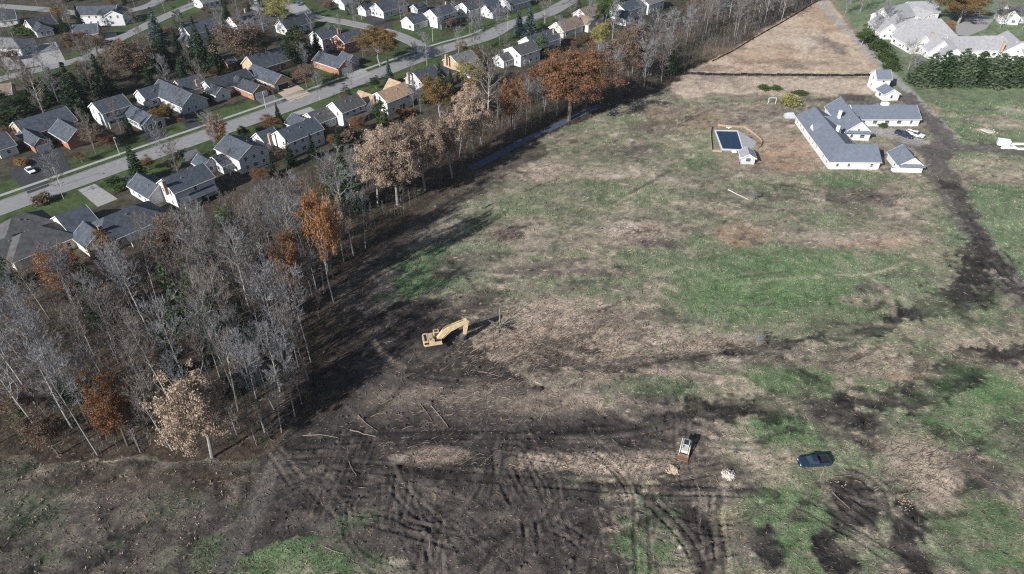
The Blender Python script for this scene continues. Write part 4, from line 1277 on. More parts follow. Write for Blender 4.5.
obj("windshield", MB().add([(1.03, .42, 2.95), (1.03, 1.22, 2.95), (1.36, 1.22, 2.35), (1.36, .42, 2.35)], [(0, 1, 2, 3)]).mesh("windshield", m_glass), co)
elbow = (6.5, 0, 5.5)
bm_ = [(.4, 1.9), (1.2, 1.3), (3.4, 3.25), (6.3, 4.5), (6.75, 4.75), (6.75, 5.25), (6.4, 5.4), (2.9, 4.5), (1.9, 3.9)]
obj("boom", MB().extr(bm_, .34).mesh("boom", m_cat), ex)
obj("stick", MB().extr([(6.05, 5.55), (6.7, 5.7), (7.15, 5.2), (6.5, 1.75), (5.9, 1.7), (6.1, 4.8)], .3).mesh("stick", m_cat), ex)
bk = MB().extr([(6.5, 1.9), (5.75, 1.75), (5.25, 1.2), (5.2, .6), (5.55, .15), (6.3, .0), (6.55, .1), (6.2, .35), (5.85, .55), (5.75, .95), (6.05, 1.4)], .6)
bo = obj("bucket", bk.mesh("bucket", m_steel), ex)
for q in range(5):
    obj("tooth", MB().box((6.6, -.5 + q * .25, .02), (.26, .1, .09)).mesh("tooth", m_steel), bo)
for sy in (-.36, .36):
    obj("boom_cylinder", MB().tube([(1.2, sy, 1.7), (2.4, sy, 2.9), (2.41, sy, 2.91), (3.3, sy, 4.1)], [.1, .1, .06, .06], 8).mesh("boom_cylinder", m_catd), ex)
obj("stick_cylinder", MB().tube([(3.6, 0, 4.75), (5.3, 0, 5.4), (5.31, 0, 5.4), (6.5, 0, 5.7)], [.11, .11, .065, .065], 8).mesh("stick_cylinder", m_catd), ex)
obj("bucket_cylinder", MB().tube([(6.95, 0, 4.9), (6.85, 0, 3.3), (6.84, 0, 3.3), (6.6, 0, 1.9)], [.1, .1, .06, .06], 8).mesh("bucket_cylinder", m_catd), ex)
for q in range(7):
    obj("handrail", MB().tube([(-2.3 + q * .3, -1.22, 2.3), (-2.3 + q * .3, -1.22, 2.7)], [.02, .02], 4).mesh("handrail", m_steel), ex) if q % 3 == 0 else None

# ------------------------------------------------------------------ skid steer loader
m_wh = mat("loader_white", (0.50, 0.49, 0.46), .6, .2, 2)
m_or = mat("loader_rust_orange", (0.17, 0.10, 0.068), .8, .3, 4)
g = G(684.5, 451)
sk = thing("skid_steer_loader", "small white skid steer loader with rusty bucket near the sand pile", "loader", (g.x, g.y, gz(g.x, g.y) + .02), math.radians(-112))
SKS = 1.15
sk.scale = (SKS, SKS, SKS)
obj("body", MB().box((-.1, 0, .75), (2.0, 1.05, .6)).box((-.95, 0, 1.2), (.7, 1.1, .5), top=.9).mesh("body", m_wh), sk)
cab = MB()
for x in (-.55, .55):
    for y in (-.45, .45):
        cab.box((x, y, 1.55), (.09, .09, 1.1))
cab.box((0, 0, 2.12), (1.3, 1.05, .07))
ck = obj("cab", cab.mesh("cab", m_wh), sk)
obj("roof_panel", MB().box((0, 0, 2.175), (1.0, .78, .035)).mesh("roof_panel", m_glass), ck)
for y in (-.44, .44):
    obj("side_window", MB().box((0, y, 1.6), (1.0, .03, .9)).mesh("side_window", m_glass), ck)
for y in (-.7, .7):
    obj("lift_arm", MB().tube([(-1.0, y, 1.65), (.3, y, 1.45), (1.0, y, 1.0), (1.35, y, .4)], [.1, .1, .1, .09], 6).mesh("lift_arm", m_wh), sk)
    for x in (-.6, .55):
        wheel(sk, x, y * 1.06, .4, .28)
obj("bucket", MB().extr([(1.3, .75), (1.22, .1), (1.35, .02), (2.15, .02), (2.1, .1), (1.4, .14), (1.38, .75)], .85).mesh("bucket", m_or), sk)

# ------------------------------------------------------------------ pool
g = G(728, 141)
pool = thing("swimming_pool", "in-ground pool with dark navy cover and grey deck in the field", "pool", (g.x, g.y, 0))


def rel(px, py):
    q = G(px, py) - g
    return (q.x, q.y)


pw = [rel(715.8, 131.3), rel(737, 131.8), rel(742.5, 150), rel(722.5, 149.2)]
cx_, cy_ = sum(p[0] for p in pw) / 4, sum(p[1] for p in pw) / 4


def grow(poly, k):
    return [(cx_ + (x - cx_) * k, cy_ + (y - cy_) * k) for x, y in poly]


obj("deck", MB().prism([rel(714, 130), rel(738, 130.5), rel(757, 142.5), rel(754, 147.5), rel(744, 152), rel(721, 151)], -.1, .10).mesh("deck", mat("pool_deck_concrete", (.33, .33, .34), .9, .15, .8)), pool)
cop = MB()
o1, i1 = grow(pw, 1.1), grow(pw, .99)
for i in range(4):
    j = (i + 1) % 4
    cop.prism([o1[i], o1[j], i1[j], i1[i]], .05, .2)
obj("coping", cop.mesh("coping", mat("pool_coping", (.62, .63, .65), .7, .06, 2)), pool)
obj("pool_cover", MB().prism(grow(pw, .995), .04, .15).mesh("pool_cover", mat("pool_cover_navy", (.018, .032, .07), .35, .2, 1.2)), pool)
obj("diving_board", MB().box((*rel(728.5, 128.6), .5), (1.8, .6, .1)).box((*rel(728.5, 128.6), .25), (.3, .5, .5)).mesh("diving_board", m_trim), pool)
obj("skimmer_box", MB().box((*rel(734, 152.2), .3), (1.4, 1.0, .6), top=.9).mesh("skimmer_box", m_trim), pool)
g2 = G(748.5, 155)
house("small grey-roofed pool house beside the navy pool", [((747.2, 147.5, 749.5, 154.5, 3.4, 4.2, 2.2), {})], m_grey_s, 'light', None, name="pool_house", cat="shed", group=None, windows=True, dens=.5)
# timber fence round the pool
m_fen = mat("weathered_tan_fence", (.33, .25, .175), .85, .2, 2)
fence_px = [(711.5, 150), (712.3, 127.5), (732, 127.5), (744, 127.6), (752, 133), (758, 138), (762, 142.5), (760, 147.5), (756, 149.5)]
fw = smooth_path([G(*p) for p in fence_px[:4]], 2.2)[:-1] + smooth_path([G(*p) for p in fence_px[3:]], 2.2)
f0 = fw[0]
fe = thing("pool_fence", "low tan timber fence curving round the pool", "fence", (f0.x, f0.y, 0))
for a_, b_ in zip(fw[:-1], fw[1:]):
    d = b_ - a_
    m_ = (a_ + b_) / 2 - f0
    obj("panel", MB().box((0, 0, .36), (d.length - .12, .05, .66)).mesh("panel", m_fen), fe, (m_.x, m_.y, 0), (0, 0, math.atan2(d.y, d.x)))
    obj("post", MB().box((0, 0, .38), (.12, .12, .9)).mesh("post", m_fen), fe, (a_.x - f0.x, a_.y - f0.y, 0))
# trampled sand apron left of and below the pool
for (a_, b_) in (((712.5, 151.5), (722, 152.5)),):
    d = G(*b_) - G(*a_)
    m_ = (G(*a_) + G(*b_)) / 2 - f0
    obj("panel", MB().box((0, 0, .36), (d.length, .05, .66)).mesh("panel", m_fen), fe, (m_.x, m_.y, 0), (0, 0, math.atan2(d.y, d.x)))

# ------------------------------------------------------------------ black silt fences
m_silt = mat("black_silt_fabric", (.012, .013, .017), .8, .3, 2)
m_stake = mat("stake_wood", (.25, .19, .13), .9, .2, 3)


def silt(label, px, step=2.6, h=1.15):
    pts = smooth_path([G(*p) for p in px], step)
    o = pts[0]
    f = thing("silt_fence", label, "fence", (o.x, o.y, gz(o.x, o.y)))
    sm_ = MB().box((0, 0, .55), (.07, .07, 1.6)).mesh("stake", m_stake)
    for a_, b_ in zip(pts[:-1], pts[1:]):
        d = b_ - a_
        m_ = (a_ + b_) / 2 - o
        n = Vector((-d.y, d.x, 0)).normalized()
        L = d.length
        hh = h * random.uniform(.8, 1.1)
        sg = random.uniform(-.12, .12)
        mb = MB()
        xs = [-L / 2, -L / 6, L / 6, L / 2]
        vs, fs = [], []
        for x in xs:
            w = random.uniform(-.1, .1) if abs(x) < L / 2 - .01 else 0
            hq = hh - (.18 * random.random() if abs(x) < L / 2 - .01 else 0)
            vs += [(x, w + .25, -.1), (x, w, .25), (x, w + sg, hq), (x, w + sg + .03, hq), (x, w + .03, .25), (x, w + .28, -.1)]
        for i in range(3):
            for k in range(6):
                fs.append((i * 6 + k, i * 6 + (k + 1) % 6, i * 6 + 6 + (k + 1) % 6, i * 6 + 6 + k))
        mb.add(vs, fs)
        z = gz((a_.x + b_.x) / 2, (a_.y + b_.y) / 2) - gz(o.x, o.y)
        obj("fabric_panel", mb.mesh("fabric_panel", m_silt), f, (m_.x, m_.y, z), (0, 0, math.atan2(d.y, d.x)))
        obj("stake", sm_, f, (a_.x - o.x, a_.y - o.y, z))


silt("black silt fence running straight across the tan field", [(680, 74), (720, 75.5), (770, 75.8), (830, 76.5), (871, 76)])
silt("black silt fence along the foot of the tree belt, partly standing in for tree shade", [(712, 62), (730, 53), (755, 38), (785, 21), (818, 1)], 3.2, .75)  # dark border built as black fabric, partly in place of tree shade

# ------------------------------------------------------------------ rubble, debris, logs, poles
def lump_mesh(r, seed, m, sub=2, sq=.75):
    rr = random.Random(seed)
    import bmesh
    bm = bmesh.new()
    bmesh.ops.create_icosphere(bm, subdivisions=sub, radius=r)
    offs = [(Vector((rr.gauss(0, 1), rr.gauss(0, 1), rr.gauss(0, 1))).normalized(), rr.uniform(.5, 1.0)) for _ in range(9)]
    for v in bm.verts:
        d = v.co.normalized()
        k = min(o_ / max(d.dot(n_), .05) for n_, o_ in offs)
        v.co = d * r * min(k, 1.05)
        v.co.z *= sq
    me = bpy.data.meshes.new("rock")
    bm.to_mesh(me); bm.free()
    me.materials.append(m)
    return me


m_rubw = mat("pale_rubble", (.50, .45, .39), .9, .2, 2)
m_rubt = mat("tan_rubble", (.40, .32, .235), .9, .2, 2)
rock_w = [lump_mesh(1, s, m_rubw) for s in range(5)]
rock_t = [lump_mesh(1, s + 9, m_rubt) for s in range(5)]


def pile(label, px, py, rad, hgt, meshes, n, cat="rubble"):
    g = G(px, py)
    z0 = gz(g.x, g.y)
    root = thing("rubble_pile", label, cat, (g.x, g.y, z0))
    if hgt >= .5:
        mo = obj("mound", lump_mesh(1, int(px), meshes[0].materials[0], 3, 1), root, (0, 0, -.1))
        mo.scale = (rad * .8, rad * .7, hgt * .8)
    for i in range(n):
        a, q = random.uniform(0, 6.28), math.sqrt(random.random())
        zz = hgt * (1 - q) * random.uniform(.5, 1)
        o = obj("rock", meshes[i % len(meshes)], root, (rad * q * math.cos(a), rad * q * math.sin(a), zz))
        s = random.choice((.05, .07, .1, .13, .2 if hgt >= .5 else .11)) * random.uniform(.8, 1.2)
        o.scale = (s * 1.2, s, s)
        o.rotation_euler = (random.uniform(0, .5), random.uniform(0, .5), random.uniform(0, 6))


pile("tan sandy rubble pile in front of the skid steer loader", 673, 469, 1.5, .9, rock_t, 170)
pile("pale rubble pile right of the skid steer loader", 728, 475, 1.3, .8, rock_w, 160)
pile("tan broken stone heap beside the churned ruts at lower right", 903, 503, 1.6, .3, rock_t, 60)
pile("scattered tan stones behind the blue field pickup", 837, 481, 2.0, .3, rock_t, 50)
pile("white rubble beside the lane at the right edge", 988, 131, 3.2, .5, rock_w, 36)
pile("scattered white rubble left of the white tank base", 975, 128, 2.2, .4, rock_w, 18)
pile("small pale stone heap on the tan field", 768, 53.5, 2.4, .3, rock_w, 18)

g = G(1002, 146)
tk = thing("site_trailer", "bright white box trailer at the right edge of the field", "trailer", (g.x, g.y, .05), math.radians(-22))
obj("box", MB().box((0, 0, 1.35), (3.6, 2.2, 1.8)).mesh("box", m_trim), tk)
for sy in (-1, 1):
    wheel(tk, 0, sy * 1.0, .34, .2)
obj("tow_bar", MB().tube([(1.8, 0, .6), (3.1, 0, .45)], [.06, .06], 6).mesh("tow_bar", m_steel), tk)
obj("door", MB().box((-1.83, 0, 1.35), (.05, 1.6, 1.6)).mesh("trailer_door", m_gdoor), tk)
g = G(1016, 147)
fd = thing("concrete_footing", "white concrete footing walls beside the box trailer", "foundation", (g.x, g.y, 0))
for (x0, x1, y0, y1) in ((-5.5, -1.2, -1.2, -.6), (-1.2, 5, 1.6, 2.2), (-1.2, -.6, -1.6, 1.6), (-.6, 5, -2.2, -1.6), (4.4, 5, -1.6, 1.6), (5.0, 9, -1.6, -1.0), (5, 9, .8, 1.4)):
    obj("footing_wall", MB().box(((x0 + x1) / 2, (y0 + y1) / 2, .25), (x1 - x0 - .02, y1 - y0 - .02, .6)).mesh("footing_wall", m_trim), fd)
# steps at the garage
g = G(896, 171)
st_ = thing("wheelchair_ramp", "small white ramp with rails in front of the detached garage", "ramp", (g.x, g.y, 0))
obj("deck", MB().box((0, 0, .3), (2.6, 1.6, .6)).mesh("deck", m_trim), st_)
for y in (-.75, .75):
    obj("rail", MB().tube([(-1.3, y, 1.2), (1.3, y, 1.2)], [.04, .04], 5).tube([(-1.25, y, .6), (-1.25, y, 1.2)], [.03, .03], 4).tube([(1.25, y, .6), (1.25, y, 1.2)], [.03, .03], 4).mesh("rail", m_trim), st_)
# grey tank / shed by the shrub left of the farmhouse
g = G(789, 117)
tnk = thing("covered_boat", "grey tarpaulin-covered mound left of the farmhouse", "covered mound", (g.x, g.y, 0))
tnk.name = "tarpaulin_cover"
obj("tarpaulin", MB().prism([(-1.9, -1.2), (1.9, -1.2), (2.1, 1.0), (-1.7, 1.2)], -.05, .7).add([(-1.9, -1.2, .703), (1.9, -1.2, .703), (2.1, 1.0, .703), (-1.7, 1.2, .703), (-1.2, 0, 1.7), (1.2, 0, 1.75)], [(0, 1, 5, 4), (1, 2, 5), (2, 3, 4, 5), (3, 0, 4)]).mesh("tarpaulin", mat("tarp_grey", (.40, .43, .47), .6, .1, 2)), tnk)
obj("edge_rope", MB().tube([(-1.95, -1.25, .1), (1.95, -1.25, .1)], [.05, .05], 5).mesh("edge_rope", m_trim), tnk)
g = G(771, 104)
gl = thing("swing_frame", "white frame standing left of the green shrub near the farmhouse", "frame", (g.x, g.y, gz(g.x, g.y)))
obj("post", MB().tube([(-1.2, 0, -.1), (-1.2, 0, 2.4)], [.08, .08], 6).mesh("post", m_trim), gl)
obj("post", MB().tube([(1.6, 0, -.1), (1.6, 0, 2.4)], [.08, .08], 6).mesh("post", m_trim), gl)
obj("crossbar", MB().tube([(-1.2, 0, 2.4), (1.6, 0, 2.4)], [.08, .08], 6).mesh("crossbar", m_trim), gl)

m_pole = mat("lamp_pole_concrete", (.5, .49, .47), .7, .08, 2)
for lb, px, py in (("pale street lamp on the lawn of the shuttered white house", 120, 155), ("street lamp before the low dark ranch house", 266, 108), ("street lamp on the corner lot lawn", 433, 42), ("street lamp by the pale driveway near the left edge", 61, 186)):
    g = G(px, py)
    l = thing("street_lamp", lb, "street lamp", (g.x, g.y, 0), math.radians(-40), "lamps along the near street")
    obj("pole", MB().tube([(0, 0, -.1), (0, 0, 3), (0, 0, 6.2)], [.11, .09, .07], 8).mesh("pole", m_pole), l)
    obj("arm", MB().tube([(0, 0, 6.1), (.6, 0, 6.4), (1.3, 0, 6.45)], [.05, .045, .04], 6).mesh("arm", m_pole), l)
    obj("lamp_head", MB().box((1.5, 0, 6.43), (.6, .24, .14), top=.8).mesh("lamp_head", m_metal), l)

m_log = mat("peeled_log", (.23, .195, .165), .9, .25, 2)
m_logd = mat("dark_log", (.16, .13, .11), .9, .25, 2)
LOGS = [("long pale log on the mud at the wood's lower corner", 303, 436, 338, 437.5, .13, m_log), ("pale log lying just right of the wood's corner log", 350, 430, 376, 437, .15, m_log), ("dark log lying towards the excavator from the mud", 358, 415, 378, 432, .15, m_logd),
        ("pale thin log in the middle of the mud", 431, 406, 448, 427, .14, m_log), ("dark thin log beside the pale one in the mud", 420, 404, 432, 421, .12, m_logd), ("short dark log below the horizontal track", 349, 461, 357, 476, .14, m_logd),
        ("pale branch across the green patch at the bottom", 325, 547, 345, 554, .1, m_log), ("dark fallen trunk in the upper field", 523, 192, 541, 184, .22, m_logd), ("white weathered trunk near the pool", 728, 190, 748, 200, .2, mat("grey_driftwood", (.5, .5, .5), .9, .15, 2)),
        ("thin log in the straw below the excavator", 478, 372, 502, 377, .1, m_log), ("pale splintered log in the brush by the root stump", 500, 345, 520, 346, .1, m_log), ("thin log on the tan debris right of the root stump", 520, 330, 545, 336, .1, m_log), ("dark log among the right-hand ruts", 832, 477, 858, 474, .14, m_logd), ("curved dark log in the ruts below the field pickup", 832, 492, 850, 509, .14, m_logd), ("pale log on the grass above the right-hand straw", 952, 427, 962, 437, .12, m_log), ("pale log by the dark track right of centre", 722, 393, 732, 390, .1, m_log)]
for lb, x0, y0, x1, y1, r, m_ in LOGS:
    A, B = G(x0, y0), G(x1, y1)
    mid = (A + B) / 2
    n = 6
    pts, rad = [], []
    bend = random.uniform(-.3, .3)
    for i in range(n + 1):
        t = i / n
        p = A.lerp(B, t)
        q = Vector((-(B - A).y, (B - A).x, 0)).normalized() * bend * math.sin(t * 3.14)
        p = p + q
        pts.append((p.x - mid.x, p.y - mid.y, gz(p.x, p.y) + r * .8))
        rad.append(r * .75 * (1 - .45 * t))
    tag(obj("log", MB().tube(pts, rad, 6).mesh("log", m_), None, (mid.x, mid.y, 0)), lb, "log", "logs lying about the clearing")

# pulled-up root stump beside the excavator's shadow
g = G(499, 327)
rt = MB()
for q in range(60):
    a = random.gauss(-1.5, 1.1)
    e = random.uniform(-.1, .9)
    L = random.uniform(.8, 4.6)
    d = Vector((math.cos(a) * math.cos(e), math.sin(a) * math.cos(e), math.sin(e)))
    p1 = d * L * .5 + Vector((random.uniform(-.3, .3), random.uniform(-.3, .3), .35))
    p2 = d * L + Vector((random.uniform(-.6, .6), random.uniform(-.6, .6), .25))
    p2.z = max(p2.z, .02)
    rt.tube([(random.uniform(-.5, .5), random.uniform(-.5, .5), random.uniform(.1, .9)), p1, p2], [.12, .06, .02], 4)
rt.tube([(0, 0, .1), (.2, .6, 2.2), (.25, 1.0, 4.6), (.3, 1.2, 6.0)], [.22, .15, .08, .03], 7).tube([(.2, .3, .3), (.8, .2, 2.0), (1.1, .4, 3.4)], [.14, .1, .03], 6)
tag(obj("root_stump", rt.mesh("root_stump", mat("root_wood", (.22, .20, .18), .9, .25, 2)), None, (g.x, g.y, gz(g.x, g.y))), "uprooted grey stump with splayed roots right of the excavator", "stump")
# ------------------------------------------------------------------ vegetation
m_bark = mat("grey_bark", (.25, .24, .235), .95, .3, 2.5)
m_barkw = mat("pale_bark", (.42, .40, .37), .9, .2, 2.5)
m_barkd = mat("brown_bark", (.12, .095, .075), .95, .3, 2.5)
m_twig = mat("grey_twigs", (.20, .20, .212), .95, .2, .6, island=.3)
m_twigb = mat("brown_twigs", (.165, .142, .128), .95, .2, .6, island=.3)


def rot_about(v, axis, ang):
    return Matrix.Rotation(ang, 3, axis) @ v


def bare_tree(seed, Ht, spread, clear=.4, nb=20, dense=1.0, lean=.03, tw=.028, r0=None):
    """trunk with limbs in one mesh, finer branches and twigs in the other"""
    rr = random.Random(seed)
    tr, cr = MB(), MB()
    r0 = r0 or Ht * .0085
    pts, rad = [], []
    x = y = 0.0
    lx, ly = rr.gauss(0, lean), rr.gauss(0, lean)
    for i in range(9):
        t = i / 8
        pts.append(Vector((x, y, Ht * t - (.3 if i == 0 else 0))))
        rad.append(max(r0 * (1 - t) ** .8, .022))
        x += (lx + rr.gauss(0, .018)) * Ht / 8
        y += (ly + rr.gauss(0, .018)) * Ht / 8
    tr.tube(pts, rad, 6)

    def at(t):
        f = t * 8
        i = min(int(f), 7)
        return pts[i].lerp(pts[i + 1], f - i)

    def twig(p, d, L, w):
        s = d.cross(Vector((rr.gauss(0, 1), rr.gauss(0, 1), rr.gauss(0, 1)))).normalized() * w
        m_ = p + d * L * .5 + Vector((rr.gauss(0, .08), rr.gauss(0, .08), rr.gauss(0, .08))) * L
        e = p + d * L
        cr.add([p - s, p + s, m_ + s * .6, e, m_ - s * .6], [(0, 1, 2, 3, 4)])

    def branch(p, d, L, r, lvl):
        n = 3
        q, pp, rd = p.copy(), [p.copy()], [r]
        dd = d.copy()
        for i in range(n):
            dd = (dd + Vector((rr.gauss(0, .16), rr.gauss(0, .16), rr.gauss(.08, .12)))).normalized()
            q = q + dd * L / n
            pp.append(q.copy()); rd.append(max(r * (1 - (i + 1) / n * .8), .012))
        (tr if lvl == 0 else cr).tube(pp, rd, 4 if lvl == 0 else 3, cap=False)
        kids = int((9 if lvl == 0 else 7) * dense)
        for k in range(kids):
            t = rr.uniform(.25, 1.0)
            f = t * n
            i = min(int(f), n - 1)
            b = pp[i].lerp(pp[i + 1], f - i)
            bd = (pp[i + 1] - pp[i]).normalized()
            nd = rot_about(bd, bd.orthogonal().normalized(), rr.uniform(.45, .95))
            nd = rot_about(nd, bd, rr.uniform(0, 6.283))
            nd.z += .25
            nd.normalize()
            l2 = L * rr.uniform(.28, .5) * (1.15 - .5 * t)
            if lvl == 0:
                branch(b, nd, l2 * 1.1, r * .42, 1)
            else:
                twig(b, nd, l2 * 1.1, tw)
        if lvl == 1:
            twig(pp[-1], dd, L * .4, tw)
    for k in range(nb):
        t = clear + (1 - clear) * ((k + rr.random()) / nb) ** .9
        t = min(t, .985)
        a = k * 2.4 + rr.uniform(-.5, .5)
        el = rr.uniform(.35, .75) + .5 * t
        d = Vector((math.cos(a) * math.cos(el), math.sin(a) * math.cos(el), math.sin(el)))
        prof = math.sin(math.pi * min(1, (1 - t) / (1 - clear) * .75 + .2)) ** .7
        L = spread * rr.uniform(.7, 1.15) * prof
        branch(at(t), d, max(L, .8), max(r0 * (1 - t) ** .8 * .45, .02), 0)
    for k in range(4):     # dead stubs low on the stem
        t = rr.uniform(.12, clear)
        a = rr.uniform(0, 6.28)
        twig(at(t), Vector((math.cos(a), math.sin(a), rr.uniform(-.1, .5))).normalized(), rr.uniform(.6, 1.8), .025)
    return tr, cr


def quads_np(C_, size, rr, flat=0.0):
    n = len(C_)
    a = rr.normal(size=(n, 3))
    a[:, 2] *= (1 - flat)
    a /= np.linalg.norm(a, axis=1)[:, None]
    b = rr.normal(size=(n, 3))
    b -= (b * a).sum(1)[:, None] * a
    b /= np.linalg.norm(b, axis=1)[:, None]
    s = size * rr.uniform(.6, 1.35, (n, 1))
    a, b = a * s, b * s * .75
    v = np.stack([C_ - a, C_ - b * .9 + a * .1, C_ + a, C_ + b], 1).reshape(-1, 3)
    return v, np.arange(4 * n).reshape(n, 4)


def leaf_crown(seed, rx, rz, zc, n, size, nclump, name, m, lo=.55, csd=.17, flat=.0, base_cut=None):
    """leaf faces gathered in clumps spread through an uneven ellipsoid, gaps between"""
    rr = np.random.default_rng(seed)
    nl = 9
    lob = rr.normal(size=(nl, 3))
    lob /= np.linalg.norm(lob, axis=1)[:, None]
    lob = lob * rr.uniform(.3, .62, (nl, 1))
    lob[0] = 0
    ls = rr.uniform(.34, .6, (nl, 1))
    ls[0] = .7
    pick = rr.integers(0, nl, nclump)
    d = rr.normal(size=(nclump, 3))
    d /= np.linalg.norm(d, axis=1)[:, None]
    rad = rr.uniform(lo, 1.0, (nclump, 1)) * (1 + .13 * np.sin(d[:, :1] * 5 + seed) + .1 * np.sin(d[:, 1:2] * 7 + 2 * seed))
    cc = 1.36 * (lob[pick] + d * rad * ls[pick]) * np.array([rx, rx, rz]) if nclump >= 70 else d * rad * np.array([rx, rx, rz])
    # leaves gather in tight tufts inside each clump
    k = rr.integers(0, nclump, n)
    sd = csd * rx * rr.uniform(.5, 1.3, (nclump, 1))
    p = cc[k] + rr.normal(size=(n, 3)) * sd[k] * np.array([1, 1, .7])
    if base_cut is not None:
        p[:, 2] = np.maximum(p[:, 2], base_cut - zc + rr.uniform(0, .4, n))
    p[:, 2] += zc
    v, q = quads_np(p, size, rr, flat)
    return npmesh(name, v, q, None, m)


def limb_trunk(seed, Ht, zc, rx, rz, r0, m, name="trunk"):
    rr = random.Random(seed)
    mb = MB()
    top = zc + rz * .5
    pts = [Vector((0, 0, -.3))] + [Vector((rr.gauss(0, .02) * Ht, rr.gauss(0, .02) * Ht, top * t)) for t in (.3, .6, .8, 1)]
    mb.tube(pts, [r0, r0 * .85, r0 * .6, r0 * .4, r0 * .15], 7)
    for k in range(16):
        t = rr.uniform(.35, .95)
        a = k * 2.4
        p = Vector((0, 0, top * t))
        e = Vector((math.cos(a) * rx * .8, math.sin(a) * rx * .8, min(zc + rz * rr.uniform(-.4, .8), zc + rz)))
        mid = p.lerp(e, .5) + Vector((0, 0, rr.uniform(-.05, .1) * rx))
        mb.tube([p, mid, e], [r0 * .35, r0 * .2, .03], 5, cap=False)
    return mb.mesh(name, m)


def conifer(seed, Ht, R, m, dens=1.0, droop=.25, gap=0.0, shape=1.0, name="crown"):
    rr = np.random.default_rng(seed)
    P_, S_ = [], []
    nl = int(Ht * 2.2)
    for i in range(nl):
        t = (i + .5) / nl
        z = Ht * (.06 + .94 * t)
        r = R * (1 - t) ** shape * rr.uniform(.8, 1.12) + .12
        nbr = max(5, int(9 * (1 - t) + 4))
        a0 = rr.uniform(0, 6.28)
        for b in range(nbr):
            if rr.random() < gap:
                continue
            a = a0 + b * 6.283 / nbr + rr.normal() * .15
            rb = r * rr.uniform(.75, 1.1)
            m_n = max(4, int(rb * 7 * dens))
            f = rr.uniform(.12, 1.0, m_n)
            lat = rr.normal(size=m_n) * .12 * rb * (1.2 - f * .6)
            x = np.cos(a) * f * rb - np.sin(a) * lat
            y = np.sin(a) * f * rb + np.cos(a) * lat
            zz = z - droop * f * f * rb + rr.normal(size=m_n) * .09
            P_.append(np.stack([x, y, zz], 1))
    p = np.concatenate(P_)
    v, q = quads_np(p, .27 * (Ht / 12) ** .5, rr, .55)
    return npmesh(name, v, q, None, m)


def tree_top(b, ty):
    q = (ty - IH / 2) / FPX
    return CAM_H - b.y * (SP + q * CP) / (CP - q * SP)


PLACED = []
CLEAR = []


def put(name, label, cat, loc, parts, scale, rz, group=None):
    o = thing(name, label, cat, loc, rz, group)
    o.scale = scale
    for pn, me in parts:
        obj(pn, me, o)
    PLACED.append((loc[0], loc[1]))
    return o


# --- leafed trees: (kind, base x, base y, top y, width px, tone, label)
LEAF = {
    'rust': leafmat("rust_leaves", (.17, .085, .045), (.265, .145, .08)),
    'orange': leafmat("orange_leaves", (.26, .13, .06), (.37, .20, .10)),
    'tan': leafmat("tan_leaves", (.39, .295, .225), (.53, .42, .33)),
    'beige': leafmat("beige_leaves", (.27, .205, .155), (.40, .31, .24)),
    'brown': leafmat("brown_leaves", (.145, .10, .075), (.235, .17, .13)),
    'oliveleaf': leafmat("olive_rust_leaves", (.16, .115, .045), (.25, .15, .06)),
    'yellow': leafmat("yellow_green_leaves", (.25, .23, .08), (.36, .33, .13)),
    'greenl': leafmat("green_leaves", (.055, .095, .03), (.10, .15, .05)),
    'darkg': leafmat("dark_green_leaves", (.02, .04, .018), (.045, .07, .03)),
    'hedge': leafmat("hedge_leaves", (.045, .075, .025), (.075, .115, .04)),
    'spruce': leafmat("spruce_needles", (.022, .043, .024), (.05, .08, .045)),
    'bluespruce': leafmat("blue_spruce_needles", (.05, .085, .085), (.10, .14, .14)),
    'rowgreen': leafmat("row_spruce_needles", (.07, .105, .06), (.145, .19, .115)),
    'pine': leafmat("pine_needles", (.03, .06, .028), (.065, .11, .05)),
}
_lc = {}


def oak_parts(var, tone, big=False):
    k = (var, tone, big)
    if k not in _lc:
        n = 30000 if big else 10000
        _lc[k] = (limb_trunk(var, 14, 9.0, 5.0, 4.6, .3, m_barkd if tone in ('rust', 'brown') else m_bark),
                  leaf_crown(100 + var, 5.2, 4.5, 9.2, n, .115 if big else .165, 170 if big else 90, "crown", LEAF[tone], csd=.085 if big else .12))
    return _lc[k]


def leafy(kind_name, bx, by, ty, wpx, tone, label, var=None, big=False, group=None):
    b = G(bx, by)
    h = tree_top(b, ty)
    d = CP * b.y + SP * (CAM_H - h * .6)
    b.x = (bx - IW / 2) / FPX * d
    w = wpx * d / FPX * 1.04
    LAND.append((b.x, b.y, label))
    CLEAR.append((bx, by, wpx))
    var = var if var is not None else int(bx) % 4
    tr, cr = oak_parts(var, tone, big)
    z = gz(b.x, b.y)
    put(kind_name, label, "tree", (b.x, b.y, z), (("trunk", tr), ("crown", cr)), (w / 10.6, w / 10.6, h / 14.2), random.uniform(0, 6.28), group)


leafy("oak_tree", 571, 121, 51, 72, 'rust', "huge rust-leaved oak standing over the shaded path", 1, True)
leafy("oak_tree", 190, 458, 364, 66, 'tan', "pale tan oak at the lower edge of the wood", 2, True)
leafy("oak_tree", 105, 446, 368, 48, 'rust', "rust-brown tree left of the pale tan oak", 3, True)
leafy("oak_tree", 285, 308, 231, 27, 'orange', "narrow orange tree in the middle of the wood", 0)
leafy("oak_tree", 321, 302, 189, 30, 'orange', "tall narrow orange tree near the wood's right edge", 1)
leafy("oak_tree", 336, 262, 186, 22, 'beige', "slim beige tree behind the tall narrow orange one", 2)
leafy("oak_tree", 392, 205, 124, 52, 'beige', "broad beige oak behind the tan-roofed house", 3, True)
leafy("oak_tree", 372, 206, 132, 40, 'tan', "beige oak left of the broadest beige one", 0, True)
leafy("oak_tree", 422, 190, 120, 40, 'beige', "beige oak right of the broadest beige one", 1, True)
leafy("oak_tree", 450, 178, 104, 34, 'beige', "pale brown thinning oak above the shaded path", 2)
